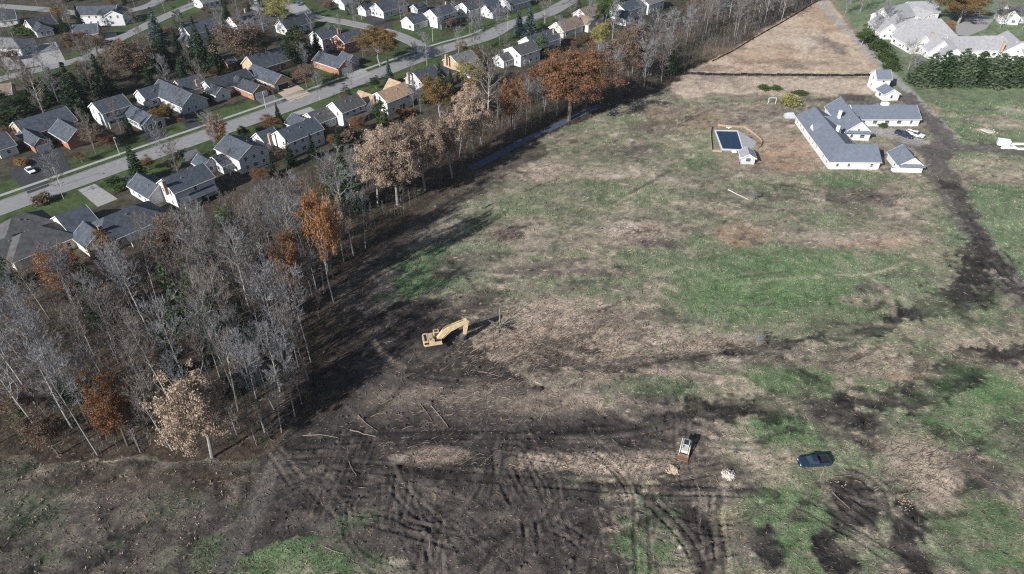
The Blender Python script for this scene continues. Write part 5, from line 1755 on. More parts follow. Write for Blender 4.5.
leafy("oak_tree", 472, 158, 91, 38, 'tan', "pale tan oak between two rust trees behind the houses", 0, True)
leafy("oak_tree", 512, 140, 69, 24, 'rust', "slender rust tree left of the huge oak", 2)
leafy("oak_tree", 467, 118, 78, 20, 'rust', "small rust tree behind the brick-fronted house", 3)
leafy("oak_tree", 439, 118, 77, 32, 'oliveleaf', "olive and rust tree behind the chimneyed slate-roofed house", 0)
leafy("oak_tree", 378, 66, 28, 36, 'oliveleaf', "round olive-orange street tree across from the tan-roofed house", 1, True)
leafy("oak_tree", 278, 24, -6, 30, 'yellow', "yellow-green tree by the back street at the top", 2)
leafy("oak_tree", 215, 149, 111, 19, 'orange', "narrow orange street tree by the near street", 3)
leafy("oak_tree", 630, 86, 29, 34, 'brown', "reddish-brown tree in the belt right of the huge oak", 0)
leafy("oak_tree", 965, 24, -8, 46, 'oliveleaf', "big rust-green tree at the top right by the pale drive", 1, True)
leafy("oak_tree", 950, 37, 22, 11, 'orange', "small orange tree between the light-roofed houses", 0)
leafy("oak_tree", 55, 296, 243, 50, 'orange', "orange-brown tree behind the left-edge house", 2, True)
leafy("oak_tree", 103, 272, 231, 34, 'oliveleaf', "olive-rust tree behind the glazed bay", 3)
leafy("oak_tree", 170, 268, 212, 46, 'brown', "brown-leaved tree behind the two-storey porch house", 0)
leafy("oak_tree", 162, 124, 105, 20, 'oliveleaf', "small rust yard tree right of the open garage", 1)
leafy("oak_tree", 107, 148, 134, 16, 'rust', "small rust shrub-like tree before the shuttered house", 2)
leafy("oak_tree", 88, 147, 121, 26, 'brown', "dense brown tree before the long brick house's right wing", 3)
leafy("oak_tree", 272, 132, 116, 20, 'rust', "low rust tree beside the long white house", 0)
leafy("oak_tree", 305, 88, 66, 27, 'brown', "reddish-brown yard tree right of the tan driveway", 1)
leafy("oak_tree", 238, 68, 18, 46, 'brown', "large brown half-bare tree before the solar-panelled house", 2)
leafy("oak_tree", 128, 78, 38, 40, 'brown', "brown half-bare tree above the double-gabled house", 3)
leafy("oak_tree", 95, 56, 34, 26, 'brown', "brown tree at the side of the upper left forecourt", 0)
leafy("oak_tree", 60, 20, 6, 20, 'oliveleaf', "olive-brown tree left of the large white two-storey house", 1)
leafy("oak_tree", 12, 420, 388, 40, 'brown', "brown sapling oak at the wood's left edge", 2)
leafy("oak_tree", 45, 455, 415, 34, 'brown', "low brown oak at the lower left corner of the wood", 0)
leafy("oak_tree", 600, 55, 22, 22, 'yellow', "pale green slender tree behind the huge oak", 1)
leafy("oak_tree", 470, 90, 58, 28, 'yellow', "thin yellow-green tree before the brick-fronted house", 2)
leafy("oak_tree", 865, 45, 24, 22, 'greenl', "round green tree beside the lane at upper right", 3)
leafy("oak_tree", 607, 30, -4, 20, 'greenl', "green tree between the top centre houses", 0)
leafy("oak_tree", 200, 285, 248, 30, 'greenl', "green understorey tree at the upper edge of the wood", 1)
leafy("oak_tree", 225, 230, 205, 28, 'greenl', "small green tree behind the grey gabled house", 3)

# --- conifers
_cc = {}


def con_parts(tone, var, kind):
    k = (tone, var, kind)
    if k not in _cc:
        if kind == 'spruce':
            cr = conifer(var, 12, 2.9, LEAF[tone], 1.0, .25, 0, .5 if tone in ('rowgreen', 'pine') else .95)
        elif kind == 'pine':
            cr = conifer(var + 20, 12, 2.6, LEAF[tone], .8, .05, .3, .6)
        else:
            cr = leaf_crown(var + 40, 1.5, 5.6, 5.8, 1600, .22, 60, "crown", LEAF[tone], lo=.8, csd=.2, base_cut=.1)
        tr = MB().tube([(0, 0, -.3), (0, 0, 6), (0, 0, 11.6)], [.22, .14, .03], 6).mesh("trunk", m_barkd)
        _cc[k] = (tr, cr)
    return _cc[k]


def con(bx, by, ty, wpx, tone, label, kind='spruce', group=None, name=None):
    b = G(bx, by)
    h = tree_top(b, ty)
    d = CP * b.y + SP * (CAM_H - h * .4)
    b.x = (bx - IW / 2) / FPX * d
    w = wpx * d / FPX
    if group is None:
        LAND.append((b.x, b.y, label))
        CLEAR.append((bx, by, wpx))
    tr, cr = con_parts(tone, int(bx) % 3, kind)
    R = {'spruce': 5.8, 'pine': 5.0, 'column': 3.4}[kind]
    put(name or {'spruce': 'spruce_tree', 'pine': 'pine_tree', 'column': 'arborvitae'}[kind], label, "tree", (b.x, b.y, gz(b.x, b.y)), (("trunk", tr), ("crown", cr)), (w / R, w / R, h / 12), random.uniform(0, 6.28), group)


con(156, 46, 7, 23, 'bluespruce', "tall blue spruce by the upper left street")
con(73, 116, 62, 36, 'spruce', "large dark spruce behind the long brick house")
con(101, 96, 54, 28, 'spruce', "dark spruce right behind the largest spruce")
con(200, 72, 16, 20, 'spruce', "dark spruce left of the brown half-bare tree")
con(213, 74, 24, 18, 'spruce', "dark spruce nearest the low dark ranch house")
con(188, 66, 40, 20, 'spruce', "blue-green spruce above the double-gabled house")
con(181, 76, 56, 18, 'spruce', "short dark spruce behind the double gables")
con(297, 64, 24, 27, 'darkg', "round dark evergreen beside the slate-roofed brick gable house", 'column')
con(389, 86, 58, 13, 'bluespruce', "small blue spruce beside the tan-roofed house")
con(519, 36, 5, 14, 'bluespruce', "left of two blue spruces by the street bend")
con(530, 38, 3, 19, 'bluespruce', "right and taller of two blue spruces by the street bend")
con(541, 58, 34, 14, 'greenl', "bright green evergreen before the dark-roofed white house", 'column')
con(346, 98, 86, 10, 'hedge', "low clipped evergreen at the front of the taupe-roofed house", 'column')
con(381, 127, 99, 15, 'hedge', "tall clipped evergreen left behind the tan-roofed house", 'column')
con(423, 104, 87, 10, 'hedge', "slim clipped evergreen right of the white rear deck", 'column')
con(218, 352, 282, 54, 'spruce', "dark bushy pine in the middle of the wood", 'pine')
con(198, 342, 272, 32, 'pine', "green pine left beside the dark bushy one", 'pine')
con(95, 322, 262, 36, 'pine', "green pine in the upper left of the wood", 'pine')
con(176, 334, 258, 32, 'pine', "slim green pine left of the dark bushy one, farther back", 'pine')
con(170, 380, 330, 26, 'pine', "small green pine above the pale tan oak", 'pine')
con(345, 212, 156, 40, 'pine', "green pine behind the taupe-roofed house", 'pine')
con(330, 200, 170, 22, 'pine', "low green pine left of the one behind the taupe-roofed house", 'pine')
con(66, 405, 375, 18, 'pine', "small green pine near the rust-brown tree", 'pine')
con(30, 440, 410, 24, 'pine', "small green pine by the lower left corner of the wood", 'pine')
con(672, 75, 50, 18, 'pine', "green pine standing out of the tree belt near the silt fence", 'pine')
con(5, 285, 255, 22, 'pine', "green pine at the left edge behind the hip-roofed house", 'pine')
con(250, 350, 320, 20, 'pine', "small pine right of the dark bushy one", 'pine')
con(160, 46, 33, 10, 'hedge', "slim green evergreen at the foot of the tall blue spruce", 'column')
con(178, 30, 6, 10, 'hedge', "slim green evergreen at the left of the side-street house", 'column')
con(194, 52, 34, 16, 'spruce', "short spruce at the right end of the spruce group", 'spruce')
for i, (x, t) in enumerate(((921, 58), (931, 54), (941, 50), (951, 53), (960, 50), (969, 54), (979, 50), (989, 53), (999, 54), (1008, 55), (1017, 54), (1027, 52), (1038, 53))):
    con(x + (i * 7 % 5) - 2, 83 + (i % 3), t + 3 - (i * 5 % 7) * .8, 26 + (i * 3 % 5) * 2, ('rowgreen', 'rowgreen', 'pine', 'rowgreen')[i * 3 % 4], "%s spruce from the left in the evergreen row at upper right" % ("first second third fourth fifth sixth seventh eighth ninth tenth eleventh twelfth thirteenth".split()[i]), 'spruce', "evergreen row at the upper right")

# --- shrubs and hedges
_sc = {}


def shrub(px, py, wpx, hm, tone, label, deep=1.0, rz=0.0, name="shrub", group=None, var=0, long=1.0):
    b = G(px, py)
    d = CP * b.y + SP * CAM_H
    w = wpx * d / FPX
    k = (tone, var)
    if k not in _sc:
        tr = MB()
        for q in range(7):
            a = q * .9
            tr.tube([(0, 0, -.2), (.4 * math.cos(a), .4 * math.sin(a), .6), (.7 * math.cos(a), .7 * math.sin(a), 1.2)], [.05, .035, .015], 4)
        _sc[k] = (tr.mesh("stems", m_barkd), leaf_crown(70 + var, 1, .85, .95, 1500, .11, 45, "foliage", LEAF[tone], lo=.5, csd=.22, base_cut=.03))
    tr, cr = _sc[k]
    put(name, label, "shrub" if name == "shrub" else "hedge", (b.x, b.y, gz(b.x, b.y)), (("stems", tr), ("foliage", cr)), (w / 2 * long, w / 2 * deep, hm / 1.8), rz, group)


shrub(22, 165, 16, 2.2, 'oliveleaf', "long olive hedge beside the white sedan's driveway", .5, math.radians(-30), "hedge", long=1.3)
shrub(113, 184.5, 14, 2.0, 'hedge', "rounded green bush on the far side of the pale driveway")
shrub(120, 189.5, 14, 1.8, 'greenl', "lighter green bush nearer the garage wing")
shrub(24, 33, 40, 2.6, 'hedge', "long clipped hedge at the upper left", .5, math.radians(-32), "hedge")
shrub(55, 31, 30, 3.2, 'darkg', "dark clipped hedge behind the upper left brick house", .5, math.radians(30), "hedge")
shrub(8, 122, 40, 4.0, 'darkg', "dark mass of hedge at the left edge behind the long brick house", .8, 0, "hedge")
shrub(36, 108, 30, 3.2, 'darkg', "dark hedge behind the long brick house", .7, .4, "hedge")
shrub(270, 92, 10, 1.0, 'rust', "small rust bush by the garage of the tan driveway")
shrub(764, 89, 13, 1.1, 'greenl', "left of two green shrub clumps below the silt fence")
shrub(776, 89, 12, 1.0, 'greenl', "right of two green shrub clumps below the silt fence", var=1)
shrub(789, 104, 20, 3.0, 'yellow', "yellow-green bush left of the farmhouse", var=1)
shrub(800, 94, 18, 1.0, 'greenl', "low green shrub behind the yellow-green bush", .6)
shrub(886, 62, 18, 4.2, 'hedge', "tall green hedge along the lane, nearest the barn", 1.2, 0, "hedge")
shrub(878, 50, 20, 4.2, 'hedge', "tall green hedge along the lane, middle stretch", 1.2, 0, "hedge", var=1)
shrub(890, 70, 16, 4.0, 'hedge', "tall green hedge end behind the barn", 1.0, 0, "hedge", var=1)
shrub(872, 42, 12, 3.0, 'greenl', "bright bush at the far end of the lane hedge")
shrub(882, 127, 9, 1.6, 'greenl', "green bush against the farmhouse's east wing")
shrub(886, 97, 7, 1.0, 'hedge', "low bush at the foot of the white shed")
shrub(205, 102, 14, 3.4, 'darkg', "dark round bush before the double-gabled house")
shrub(285, 78, 14, 2.2, 'darkg', "dark shrub beside the tan driveway's garage")
shrub(300, 78, 12, 3.0, 'brown', "brown bush before the round dark evergreen")
shrub(42, 203, 18, 2.6, 'brown', "brown bush at the front of the left-edge houses")
shrub(345, 140, 20, 2.6, 'brown', "beige-brown bush behind the taupe-roofed house")
shrub(407, 115, 18, 1.6, 'rust', "low rust bush by the white rear deck")
shrub(430, 84, 12, 3.5, 'rust', "rust bush behind the chimneyed house")
shrub(198, 196, 16, 1.2, 'orange', "low orange bush below the rear porch house")
shrub(235, 228, 22, 1.4, 'rust', "low rust bush at the upper edge of the wood")

# --- bare trees
BV = []
for s in range(10):
    Ht = 15.5 + .95 * s
    t_, c_ = bare_tree(s, Ht, 3.9 + .2 * s, .34 + .015 * s, 22, 1.25, tw=.026, lean=.06)
    BV.append((t_.mesh("trunk", m_barkw if s % 3 == 0 else m_bark), c_.mesh("crown", m_twig if s % 2 else m_twigb), Ht, "pale-barked" if s % 3 == 0 else "grey"))
SV = []
for s in range(4):
    t_, c_ = bare_tree(60 + s, 9 + s, 2.1, .25, 14, .9, tw=.03)
    SV.append((t_.mesh("trunk", m_bark), c_.mesh("crown", m_twig if s % 2 else m_twigb), 9 + s, "thin young"))
FV = []
for s in range(6):
    Ht = 13 + .7 * s
    t_, c_ = bare_tree(120 + s, Ht, 5.6, .26, 22, 1.15, tw=.045)
    FV.append((t_.mesh("trunk", m_barkw if s % 3 == 0 else m_bark), c_.mesh("crown", m_twig if s % 2 else m_twigb), Ht, "pale-barked spreading" if s % 3 == 0 else "grey spreading"))
YV = []
for s in range(4):
    t_, c_ = bare_tree(80 + s, 10.5, 5.2, .22, 22, 1.2, r0=.17, tw=.034)
    YV.append((t_.mesh("trunk", m_barkw if s == 1 else m_bark), c_.mesh("crown", m_twigb if s % 2 else m_twig), 10.5, "leafless"))


def short(lb):
    cut = len(lb)
    for wd in (' with ', ' at ', ' in ', ' behind ', ' left ', ' right ', ' by ', ' beside ', ' before ', ' between ', ' near', ' over ', ' above ', ' standing', ' cut ', ' across ', ' just ', ' from ', ' among', ' backing', ' along', ' on ', ' below ', ', ', ' and taller', ' left-', ' of two'):
        i = lb.find(wd)
        if i > 8:
            cut = min(cut, i)
    return lb[:cut]


USED = {}


def near_label(head, x, y):
    """which one it is, told from the nearest thing one can find"""
    px, py = P(x, y)
    best = sorted(LAND, key=lambda q: (q[0] - x) ** 2 + (q[1] - y) ** 2)[:6]
    for q in best:
        qx, qy = P(q[0], q[1])
        dx, dy = px - qx, (py - qy) * 1.4
        rel = ("left of" if dx < 0 else "right of") if abs(dx) > abs(dy) else ("behind" if dy < 0 else "in front of")
        lb = "%s %s the %s" % (head, rel, short(q[2]))
        if lb not in USED and len(lb.split()) <= 16:
            USED[lb] = 1
            return lb
    for i in range(4):
        for j in range(i + 1, 6):
            lb = "%s between the %s and the %s" % (head, short(best[i][2]), short(best[j][2]))
            if lb not in USED and len(lb.split()) <= 16:
                USED[lb] = 1
                return lb
    return " ".join(("%s close to the %s" % (head, short(best[0][2]))).split()[:16])


def bare(loc, v, sc, label, group, name="bare_tree", fat=1.0):
    put(name, label, "tree", (loc[0], loc[1], gz(loc[0], loc[1])), (("trunk", v[0]), ("crown", v[1])), (sc * fat, sc * fat, sc), random.uniform(0, 6.28), group)


wpl = wpoly(WOODS)
near_poly = [(-60, 300), (0, 294), (60, 294), (150, 268), (220, 220), (300, 186), (350, 162), (440, 126), (500, 96), (560, 72), (640, 40), (700, 8), (725, -14), (840, -14), (815, 3), (735, 46), (655, 88), (570, 116), (480, 158), (400, 218), (330, 280), (314, 340), (310, 400), (274, 452), (0, 457), (-60, 458)]
npw = wpoly(near_poly)
nx = np.array([p[0] for p in npw]); ny = np.array([p[1] for p in npw])
tall_w = wpoly([(-90, 322), (0, 316), (80, 314), (150, 300), (220, 258), (300, 226), (350, 203), (440, 165), (500, 130), (560, 98), (640, 60), (700, 25), (725, -14), (840, -14), (815, 3), (735, 46), (655, 88), (570, 116), (480, 158), (400, 218), (330, 280), (314, 340), (310, 400), (274, 452), (0, 457), (-90, 458)])
trail = [(p.x, p.y) for p in TRAIL]
cnt = {'left': 0, 'path': 0, 'belt': 0}
CAP = {'left': 200, 'path': 46, 'belt': 62}
tries = 0
while tries < 40000 and any(cnt[k] < CAP[k] for k in cnt):
    tries += 1
    x, y = random.uniform(nx.min(), nx.max()), random.uniform(ny.min(), ny.max())
    px, py = P(x, y)
    if px < -45 or py < -14:
        continue
    zone = 'left' if py > 205 else ('path' if px < 560 else 'belt')
    if cnt[zone] >= CAP[zone] or not in_poly(np.array([x]), np.array([y]), npw)[0]:
        continue
    md = {'left': 2.7, 'path': 4.0, 'belt': 5.0}[zone]
    if min(((x - a) ** 2 + (y - b) ** 2) for a, b in trail) < 9:
        continue
    if any((x - a) ** 2 + (y - b) ** 2 < md * md for a, b in PLACED):
        continue
    if zone != 'belt' and any(c[2] > 29 and 0 < py - c[1] < 42 and abs(px - c[0] - (c[0] - 512) * .08) < c[2] * .42 for c in CLEAR):
        continue
    cnt[zone] += 1
    gp = {'left': "bare trees of the left wood", 'path': "bare trees beside the shaded path", 'belt': "bare trees of the top belt"}[zone]
    tall = in_poly(np.array([x]), np.array([y]), tall_w)[0]
    if not tall:
        v, s_, fat = random.choice(SV), random.uniform(.4, .75), 1.5
    elif random.random() < .2:
        v, s_, fat = random.choice(SV), random.uniform(.8, 1.2), 1.15
    else:
        v, s_, fat = random.choice(BV), random.uniform(.78, 1.1), (1.0 if zone == 'left' else 1.25)
        if zone == 'belt':
            v, fat = random.choice(FV), 1.1
    lim = np.interp(px, [-60, 60, 150, 215, 300, 350, 440, 500, 560], [262, 262, 246, 208, 182, 160, 122, 92, 70])
    if zone != 'belt':
        hmax = tree_top(Vector((x, y, 0)), lim)
        if v[2] * s_ > hmax:
            if hmax < 4:
                cnt[zone] -= 1
                continue
            s_ = hmax / v[2]
            if s_ < .5:
                v = random.choice(SV)
                s_ = min(hmax / v[2], 1.1)
    hh = v[2] * s_
    head = "%s %s bare tree" % ("tall" if hh > 20 else ("low" if hh < 7.5 else ("short" if hh < 13 else ("mid-height" if hh < 17 else "fairly tall"))), v[3])
    bare((x, y), v, s_, near_label(head, x, y), gp, fat=fat)

YARD = [(43, 112, 1.25, 1), (60, 168, .6, 0), (64, 199, .85, 2), (166, 166, .95, 0), (140, 40, .9, 3), (60, 66, .7, 0), (205, 103, .9, 3), (320, 100, .7, 2), (352, 88, .75, 0), (427, 66, .85, 2), (480, 50, .95, 0), (481, 22, 1.0, 3), (500, 45, 1.1, 0), (508, 30, 1.0, 2), (488, 116, 1.6, 1), (440, 30, .7, 0), (405, 28, .8, 3), (362, 20, 1.0, 2), (355, 30, .9, 0), (265, 38, 1.0, 2), (300, 62, .6, 3), (8, 16, .9, 2), (38, 6, 1.0, 0), (135, 8, .9, 0), (225, 10, 1.0, 3), (190, 6, .9, 2), (545, 24, .9, 1), (575, 40, 1.0, 3), (590, 32, .9, 0), (612, 42, 1.1, 2), (560, 50, .9, 2), (640, 28, 1.1, 0), (590, 12, .9, 0), (456, 24, .7, 0), (280, 55, .9, 3), (226, 50, .8, 0), (16, 92, 1.0, 1), (330, 46, .6, 0), (550, 8, 1.0, 3), (165, 12, .9, 0),
        (118, 92, .9, 3), (340, 4, .9, 2), (415, 60, .5, 0), (275, 100, .5, 3), (470, 34, .6, 2), (5, 60, 1.0, 1)]
for i, (px, py, s, v) in enumerate(YARD):
    g = G(px, py)
    bare((g.x, g.y), FV[v + 1] if v != 1 else YV[v], s * (.9 if v != 1 else 1.1), near_label("leafless grey yard tree" if v % 2 == 0 else ("leafless pale yard tree" if v == 1 else "leafless brownish yard tree"), g.x, g.y), "leafless yard trees", "yard_tree")
for (px, py, s, v) in ((912, 82, .8, 2), (908, 70, .9, 3), (872, 36, .9, 0), (882, 28, 1.0, 2), (860, 12, 1.0, 3), (850, 4, .9, 0), (895, 35, .7, 0), (1000, 28, 1.1, 3), (992, 22, .9, 2), (1022, 30, .8, 0), (845, 14, .8, 2)):
    g = G(px, py)
    bare((g.x, g.y), YV[v], s, near_label("leafless tree", g.x, g.y), "leafless trees at the upper right", "yard_tree")
# evergreens and half-bare trees behind the far row, dark ones added to stand for shadow
for i, (px, py, kd, hm, wm) in enumerate(((10, 112, 'darkg', 6, 9), (22, 104, 'darkg', 5, 8), (48, 100, 'spruce', 9, 6), (60, 98, 'spruce', 12, 6), (84, 106, 'spruce', 13, 7), (88, 88, 'spruce', 10, 6), (112, 84, 'brown', 9, 9), (124, 70, 'brown', 9, 10), (138, 76, 'brown', 8, 8), (150, 66, 'darkg', 6, 8), (160, 60, 'spruce', 9, 6), (172, 68, 'darkg', 6, 7), (178, 50, 'spruce', 10, 6), (206, 62, 'spruce', 12, 6), (220, 66, 'spruce', 8, 5), (192, 72, 'darkg', 5, 7), (226, 76, 'darkg', 3, 6), (250, 44, 'brown', 8, 9), (262, 42, 'brown', 7, 8), (310, 52, 'darkg', 5, 6), (318, 48, 'darkg', 5, 6), (120, 56, 'brown', 8, 9), (142, 50, 'brown', 7, 8), (108, 62, 'brown', 7, 8), (70, 44, 'brown', 6, 8), (82, 42, 'rust', 5, 6), (100, 38, 'darkg', 4, 6), (12, 60, 'brown', 6, 8), (286, 66, 'spruce', 7, 4), (168, 40, 'brown', 7, 8), (30, 125, 'darkg', 4, 6), (2, 105, 'darkg', 7, 9), (240, 52, 'brown', 8, 8), (420, 24, 'brown', 6, 7), (470, 14, 'brown', 7, 8), (330, 10, 'brown', 6, 8))):
    g = G(px, py)
    if any(inside_block(g, b, 1.0) for b in HB):
        continue
    if kd == 'spruce':
        tr, cr = con_parts('spruce', i % 3, 'spruce')
        sc3 = (wm / 5.8, wm / 5.8, hm / 12)
        nm_, lb_ = "spruce_tree", "dark evergreen of the garden belt"
    else:
        tr, cr = oak_parts(i % 4, kd)
        sc3 = (wm / 10.4, wm / 10.4, hm / 14)
        nm_, lb_ = "garden_tree", {'darkg': "bushy dark green tree", 'brown': "half-bare brown tree", 'rust': "rust tree"}[kd] + " of the garden belt"
    put(nm_, near_label(lb_, g.x, g.y), "tree", (g.x, g.y, 0 if kd == 'spruce' else -hm * .12), (("trunk", tr), ("crown", cr)), sc3, i * 1.3, "garden belt behind the far row")
# the planting that fills the gardens between and behind the houses
sub_pts, tries = 0, 0
roads = [(p.x, p.y) for p in ST_A + ST_B + ST_C + ST_D]
while sub_pts < 200 and tries < 12000:
    tries += 1
    px, py = random.uniform(-10, 640), random.uniform(-8, 255)
    g = G(px, py)
    if not in_poly(np.array([g.x]), np.array([g.y]), wpoly([(-20, 262), (60, 258), (150, 232), (215, 198), (300, 172), (350, 148), (440, 108), (500, 76), (600, 42), (660, 10), (670, -12), (-20, -12)]))[0]:
        continue
    if any(inside_block(g, b, 2.2) for b in HB) or min((g.x - a) ** 2 + (g.y - b) ** 2 for a, b in roads) < 10.2 ** 2:
        continue
    if any((g.x - a) ** 2 + (g.y - b) ** 2 < 3.2 ** 2 for a, b in PLACED):
        continue
    if px < 235 and py > 198:
        continue
    # open driveways stay open
    if any(in_poly(np.array([px]), np.array([py]), q_)[0] for q_ in ([(4, 165), (24, 194), (75, 172), (62, 145)], [(72, 195), (95, 182), (122, 199), (98, 210)], [(130, 130), (152, 124), (172, 138), (150, 146)], [(240, 95), (290, 76), (315, 95), (270, 110)], [(330, 72), (352, 60), (374, 76), (352, 84)], [(0, 55), (60, 40), (68, 64), (0, 72)])):
        continue
    sub_pts += 1
    u = random.random()
    if u < .42:
        bare((g.x, g.y), random.choice(FV), random.uniform(.45, .85), near_label("leafless garden tree", g.x, g.y), "leafless yard trees", "yard_tree")
    elif u < .66:
        hm = random.uniform(2.5, 6)
        tone = random.choice(['brown', 'brown', 'oliveleaf', 'rust', 'darkg'])
        nm = {'brown': 'brown', 'oliveleaf': 'olive-rust', 'rust': 'rust', 'darkg': 'dark green'}[tone]
        tr, cr = oak_parts(random.randrange(4), tone)
        s_ = hm / 14
        put("garden_tree", near_label("%s %s garden tree" % ("small" if hm < 4 else "middling", nm), g.x, g.y), "tree", (g.x, g.y, 0), (("trunk", tr), ("crown", cr)), (s_ * 1.3, s_ * 1.3, s_), random.uniform(0, 6), "small trees in the gardens")
    elif u < .88:
        hm = random.uniform(6, 13)
        tr, cr = con_parts(random.choice(['spruce', 'spruce', 'darkg', 'pine']), random.randrange(3), 'spruce')
        put("spruce_tree", near_label("%s dark garden spruce" % ("small" if hm < 8 else "tall"), g.x, g.y), "tree", (g.x, g.y, 0), (("trunk", tr), ("crown", cr)), (hm / 12, hm / 12, hm / 12), random.uniform(0, 6), "garden evergreens")
    else:
        shrub(px, py, 9, random.uniform(1.2, 2.4), random.choice(['darkg', 'hedge', 'brown']), near_label("low garden bush", g.x, g.y), group="garden bushes")
g = G(677, 126); bare((g.x, g.y), YV[3], .6, "low bare brush clump in the upper field right of the huge oak", None, "bare_shrub", 1.3)
g = G(757, 346); bare((g.x, g.y), YV[2], .25, "small bare brush clump beside the dark track right of centre", None, "bare_shrub", 1.6)
g = G(752, 201); bare((g.x, g.y), YV[2], .22, "small grey brush clump below the pool house", None, "bare_shrub", 2.4)

# ------------------------------------------------------------------ ground stuff nobody could count
rr = np.random.default_rng(5)
cov_m = bpy.data.materials.new("loose_cover")
cov_m.use_nodes = True
b_ = cov_m.node_tree.nodes["Principled BSDF"]
b_.inputs["Roughness"].default_value = .9
b_.inputs["Specular IOR Level"].default_value = .15
at_ = cov_m.node_tree.nodes.new("ShaderNodeAttribute"); at_.attribute_name = "cover"
cov_m.node_tree.links.new(at_.outputs["Color"], b_.inputs["Base Color"])


def stuff(name, verts, tris, cols, label):
    me = npmesh(name, verts, None, tris, cov_m)
    ca = me.color_attributes.new("cover", 'FLOAT_COLOR', 'POINT')
    ca.data.foreach_set("color", np.concatenate([np.clip(cols, .005, .9), np.ones((len(cols), 1))], 1).astype(np.float32).ravel())
    return tag(obj(name, me), label, None, None, "stuff")


def sample(n, ymax=260):
    """random ground points, equally many per patch of the view distance"""
    r = rr.integers(8, 8 + NR_CORE, n * 2)
    s = rr.uniform(-.8, .8, n * 2)
    y = RY[np.clip(r, 0, len(RY) - 1)] + rr.uniform(-.2, .2, n * 2)
    x = s * (CP * y + CAM_H * SP)
    k = y < ymax
    x, y = x[k][:n], y[k][:n]
    i, j = gidx(x, y)
    return x, y, HZ2[i, j], C2[i, j]


def blades(x, y, z, h, w, col, lean=.5):
    n = len(x)
    a = rr.uniform(0, 6.28, n)
    b = rr.uniform(0, 6.28, n)
    dx, dy = np.cos(a) * w / 2, np.sin(a) * w / 2
    lx, ly = np.cos(b) * h * lean * rr.random(n), np.sin(b) * h * lean * rr.random(n)
    v = np.stack([np.stack([x - dx, y - dy, z - .02], 1), np.stack([x + dx, y + dy, z - .02], 1), np.stack([x + lx, y + ly, z + h], 1)], 1).reshape(-1, 3)
    return v, np.arange(3 * n).reshape(n, 3), np.repeat(col, 3, 0)


def inpx(x, y, poly):
    return in_poly(x, y, wpoly(poly))


# grass
x, y, z, c = sample(300000, 300)
green = (c[:, 1] - c[:, 0]) > .006
ok = green & (np.abs(z) > 1e-6) & (rr.random(len(x)) < .8)
x, y, z, c = x[ok], y[ok], z[ok], c[ok]
sc_ = (CP * y + 60) / 130
tone = rr.uniform(.55, 1.6, (len(x), 1)) * np.array([1.0, 1.0, 1.0]) + rr.normal(size=(len(x), 1)) * np.array([.12, .0, .05])
v, t, cc = blades(x, y, z, rr.uniform(.1, .32, len(x)) * sc_, .16 * sc_, np.clip(c * tone, .01, .5))
stuff("field_grass", v, t, cc, "short rough grass growing in patches over the cleared field")
# woody debris and straw
x, y, z, c = sample(200000, 330)
lumc = c.mean(1)
pr_ = np.where(lumc > .15, .42, np.where(lumc > .085, .28, .10))
ok = (np.abs(z) > 1e-6) & (rr.random(len(x)) < pr_)
x, y, z, c = x[ok], y[ok], z[ok], c[ok]
n = len(x)
sc_ = (CP * y + 60) / 130
sc_ = np.clip(sc_, .8, 1.15)
a = rr.normal(0.1, .9, n)
L = rr.gamma(1.5, .42, n) * sc_ + .15
wd = rr.uniform(.03, .07, n) * sc_
dx, dy = np.cos(a) * L / 2, np.sin(a) * L / 2
ox, oy = -np.sin(a) * wd, np.cos(a) * wd
tl = rr.normal(0, .10, n) * L
p = np.stack([np.stack([x - dx, y - dy, z + .03 - tl], 1), np.stack([x + ox, y + oy, z + .05], 1), np.stack([x + dx, y + dy, z + .03 + tl], 1), np.stack([x - ox, y - oy, z + .05], 1), np.stack([x, y, z + .05 + wd * 1.6], 1)], 1).reshape(-1, 3)
f0_ = np.arange(n) * 5
tri = np.concatenate([np.stack([f0_, f0_ + 1, f0_ + 4], 1), np.stack([f0_ + 1, f0_ + 2, f0_ + 4], 1), np.stack([f0_ + 2, f0_ + 3, f0_ + 4], 1), np.stack([f0_ + 3, f0_, f0_ + 4], 1)])
base = np.array([.31, .25, .19]) * rr.uniform(.12, 1.5, (n, 1)) * (.5 + .5 * np.clip(lumc[ok] / .18, 0, 1.2))[:, None]
stuff("woody_debris", p, tri, np.repeat(base, 5, 0), "splintered branches and straw strewn over the cleared field")
# tangled long branches raked into the tan heaps
BX, BY, BC = [], [], []
for (ex_, ey_, erx, ery, n_) in ((540, 330, 80, 34, 2600), (600, 350, 80, 22, 1500), (498, 352, 36, 26, 1100), (700, 344, 70, 10, 700), (920, 462, 46, 32, 900), (600, 463, 90, 10, 800), (640, 233, 40, 10, 500), (540, 172, 36, 8, 350), (500, 236, 24, 8, 350), (470, 405, 70, 22, 700), (880, 365, 50, 10, 350), (690, 120, 40, 14, 300), (855, 198, 40, 6, 250), (430, 455, 60, 12, 300)):
    u_, w_ = rr.normal(size=n_) * .62, rr.normal(size=n_) * .62
    for a_, b_ in zip(ex_ + erx * u_, ey_ + ery * w_):
        g = G(a_, b_)
        BX.append(g.x); BY.append(g.y)
x, y = np.array(BX), np.array(BY)
i, j = gidx(x, y)
z = HZ2[i, j]
n = len(x)
a = rr.uniform(0, 3.14, n) * np.where(rr.random(n) < .5, 1, .35)
L = rr.gamma(1.5, .5, n) + .25
wd = rr.uniform(.012, .036, n)
up_ = rr.uniform(0, .22, n) * L
cv = rr.normal(0, .12, n) * L
q_ = [(-.5, .02), (-.15, .6), (.2, 1.0), (.5, .3)]
P4 = []
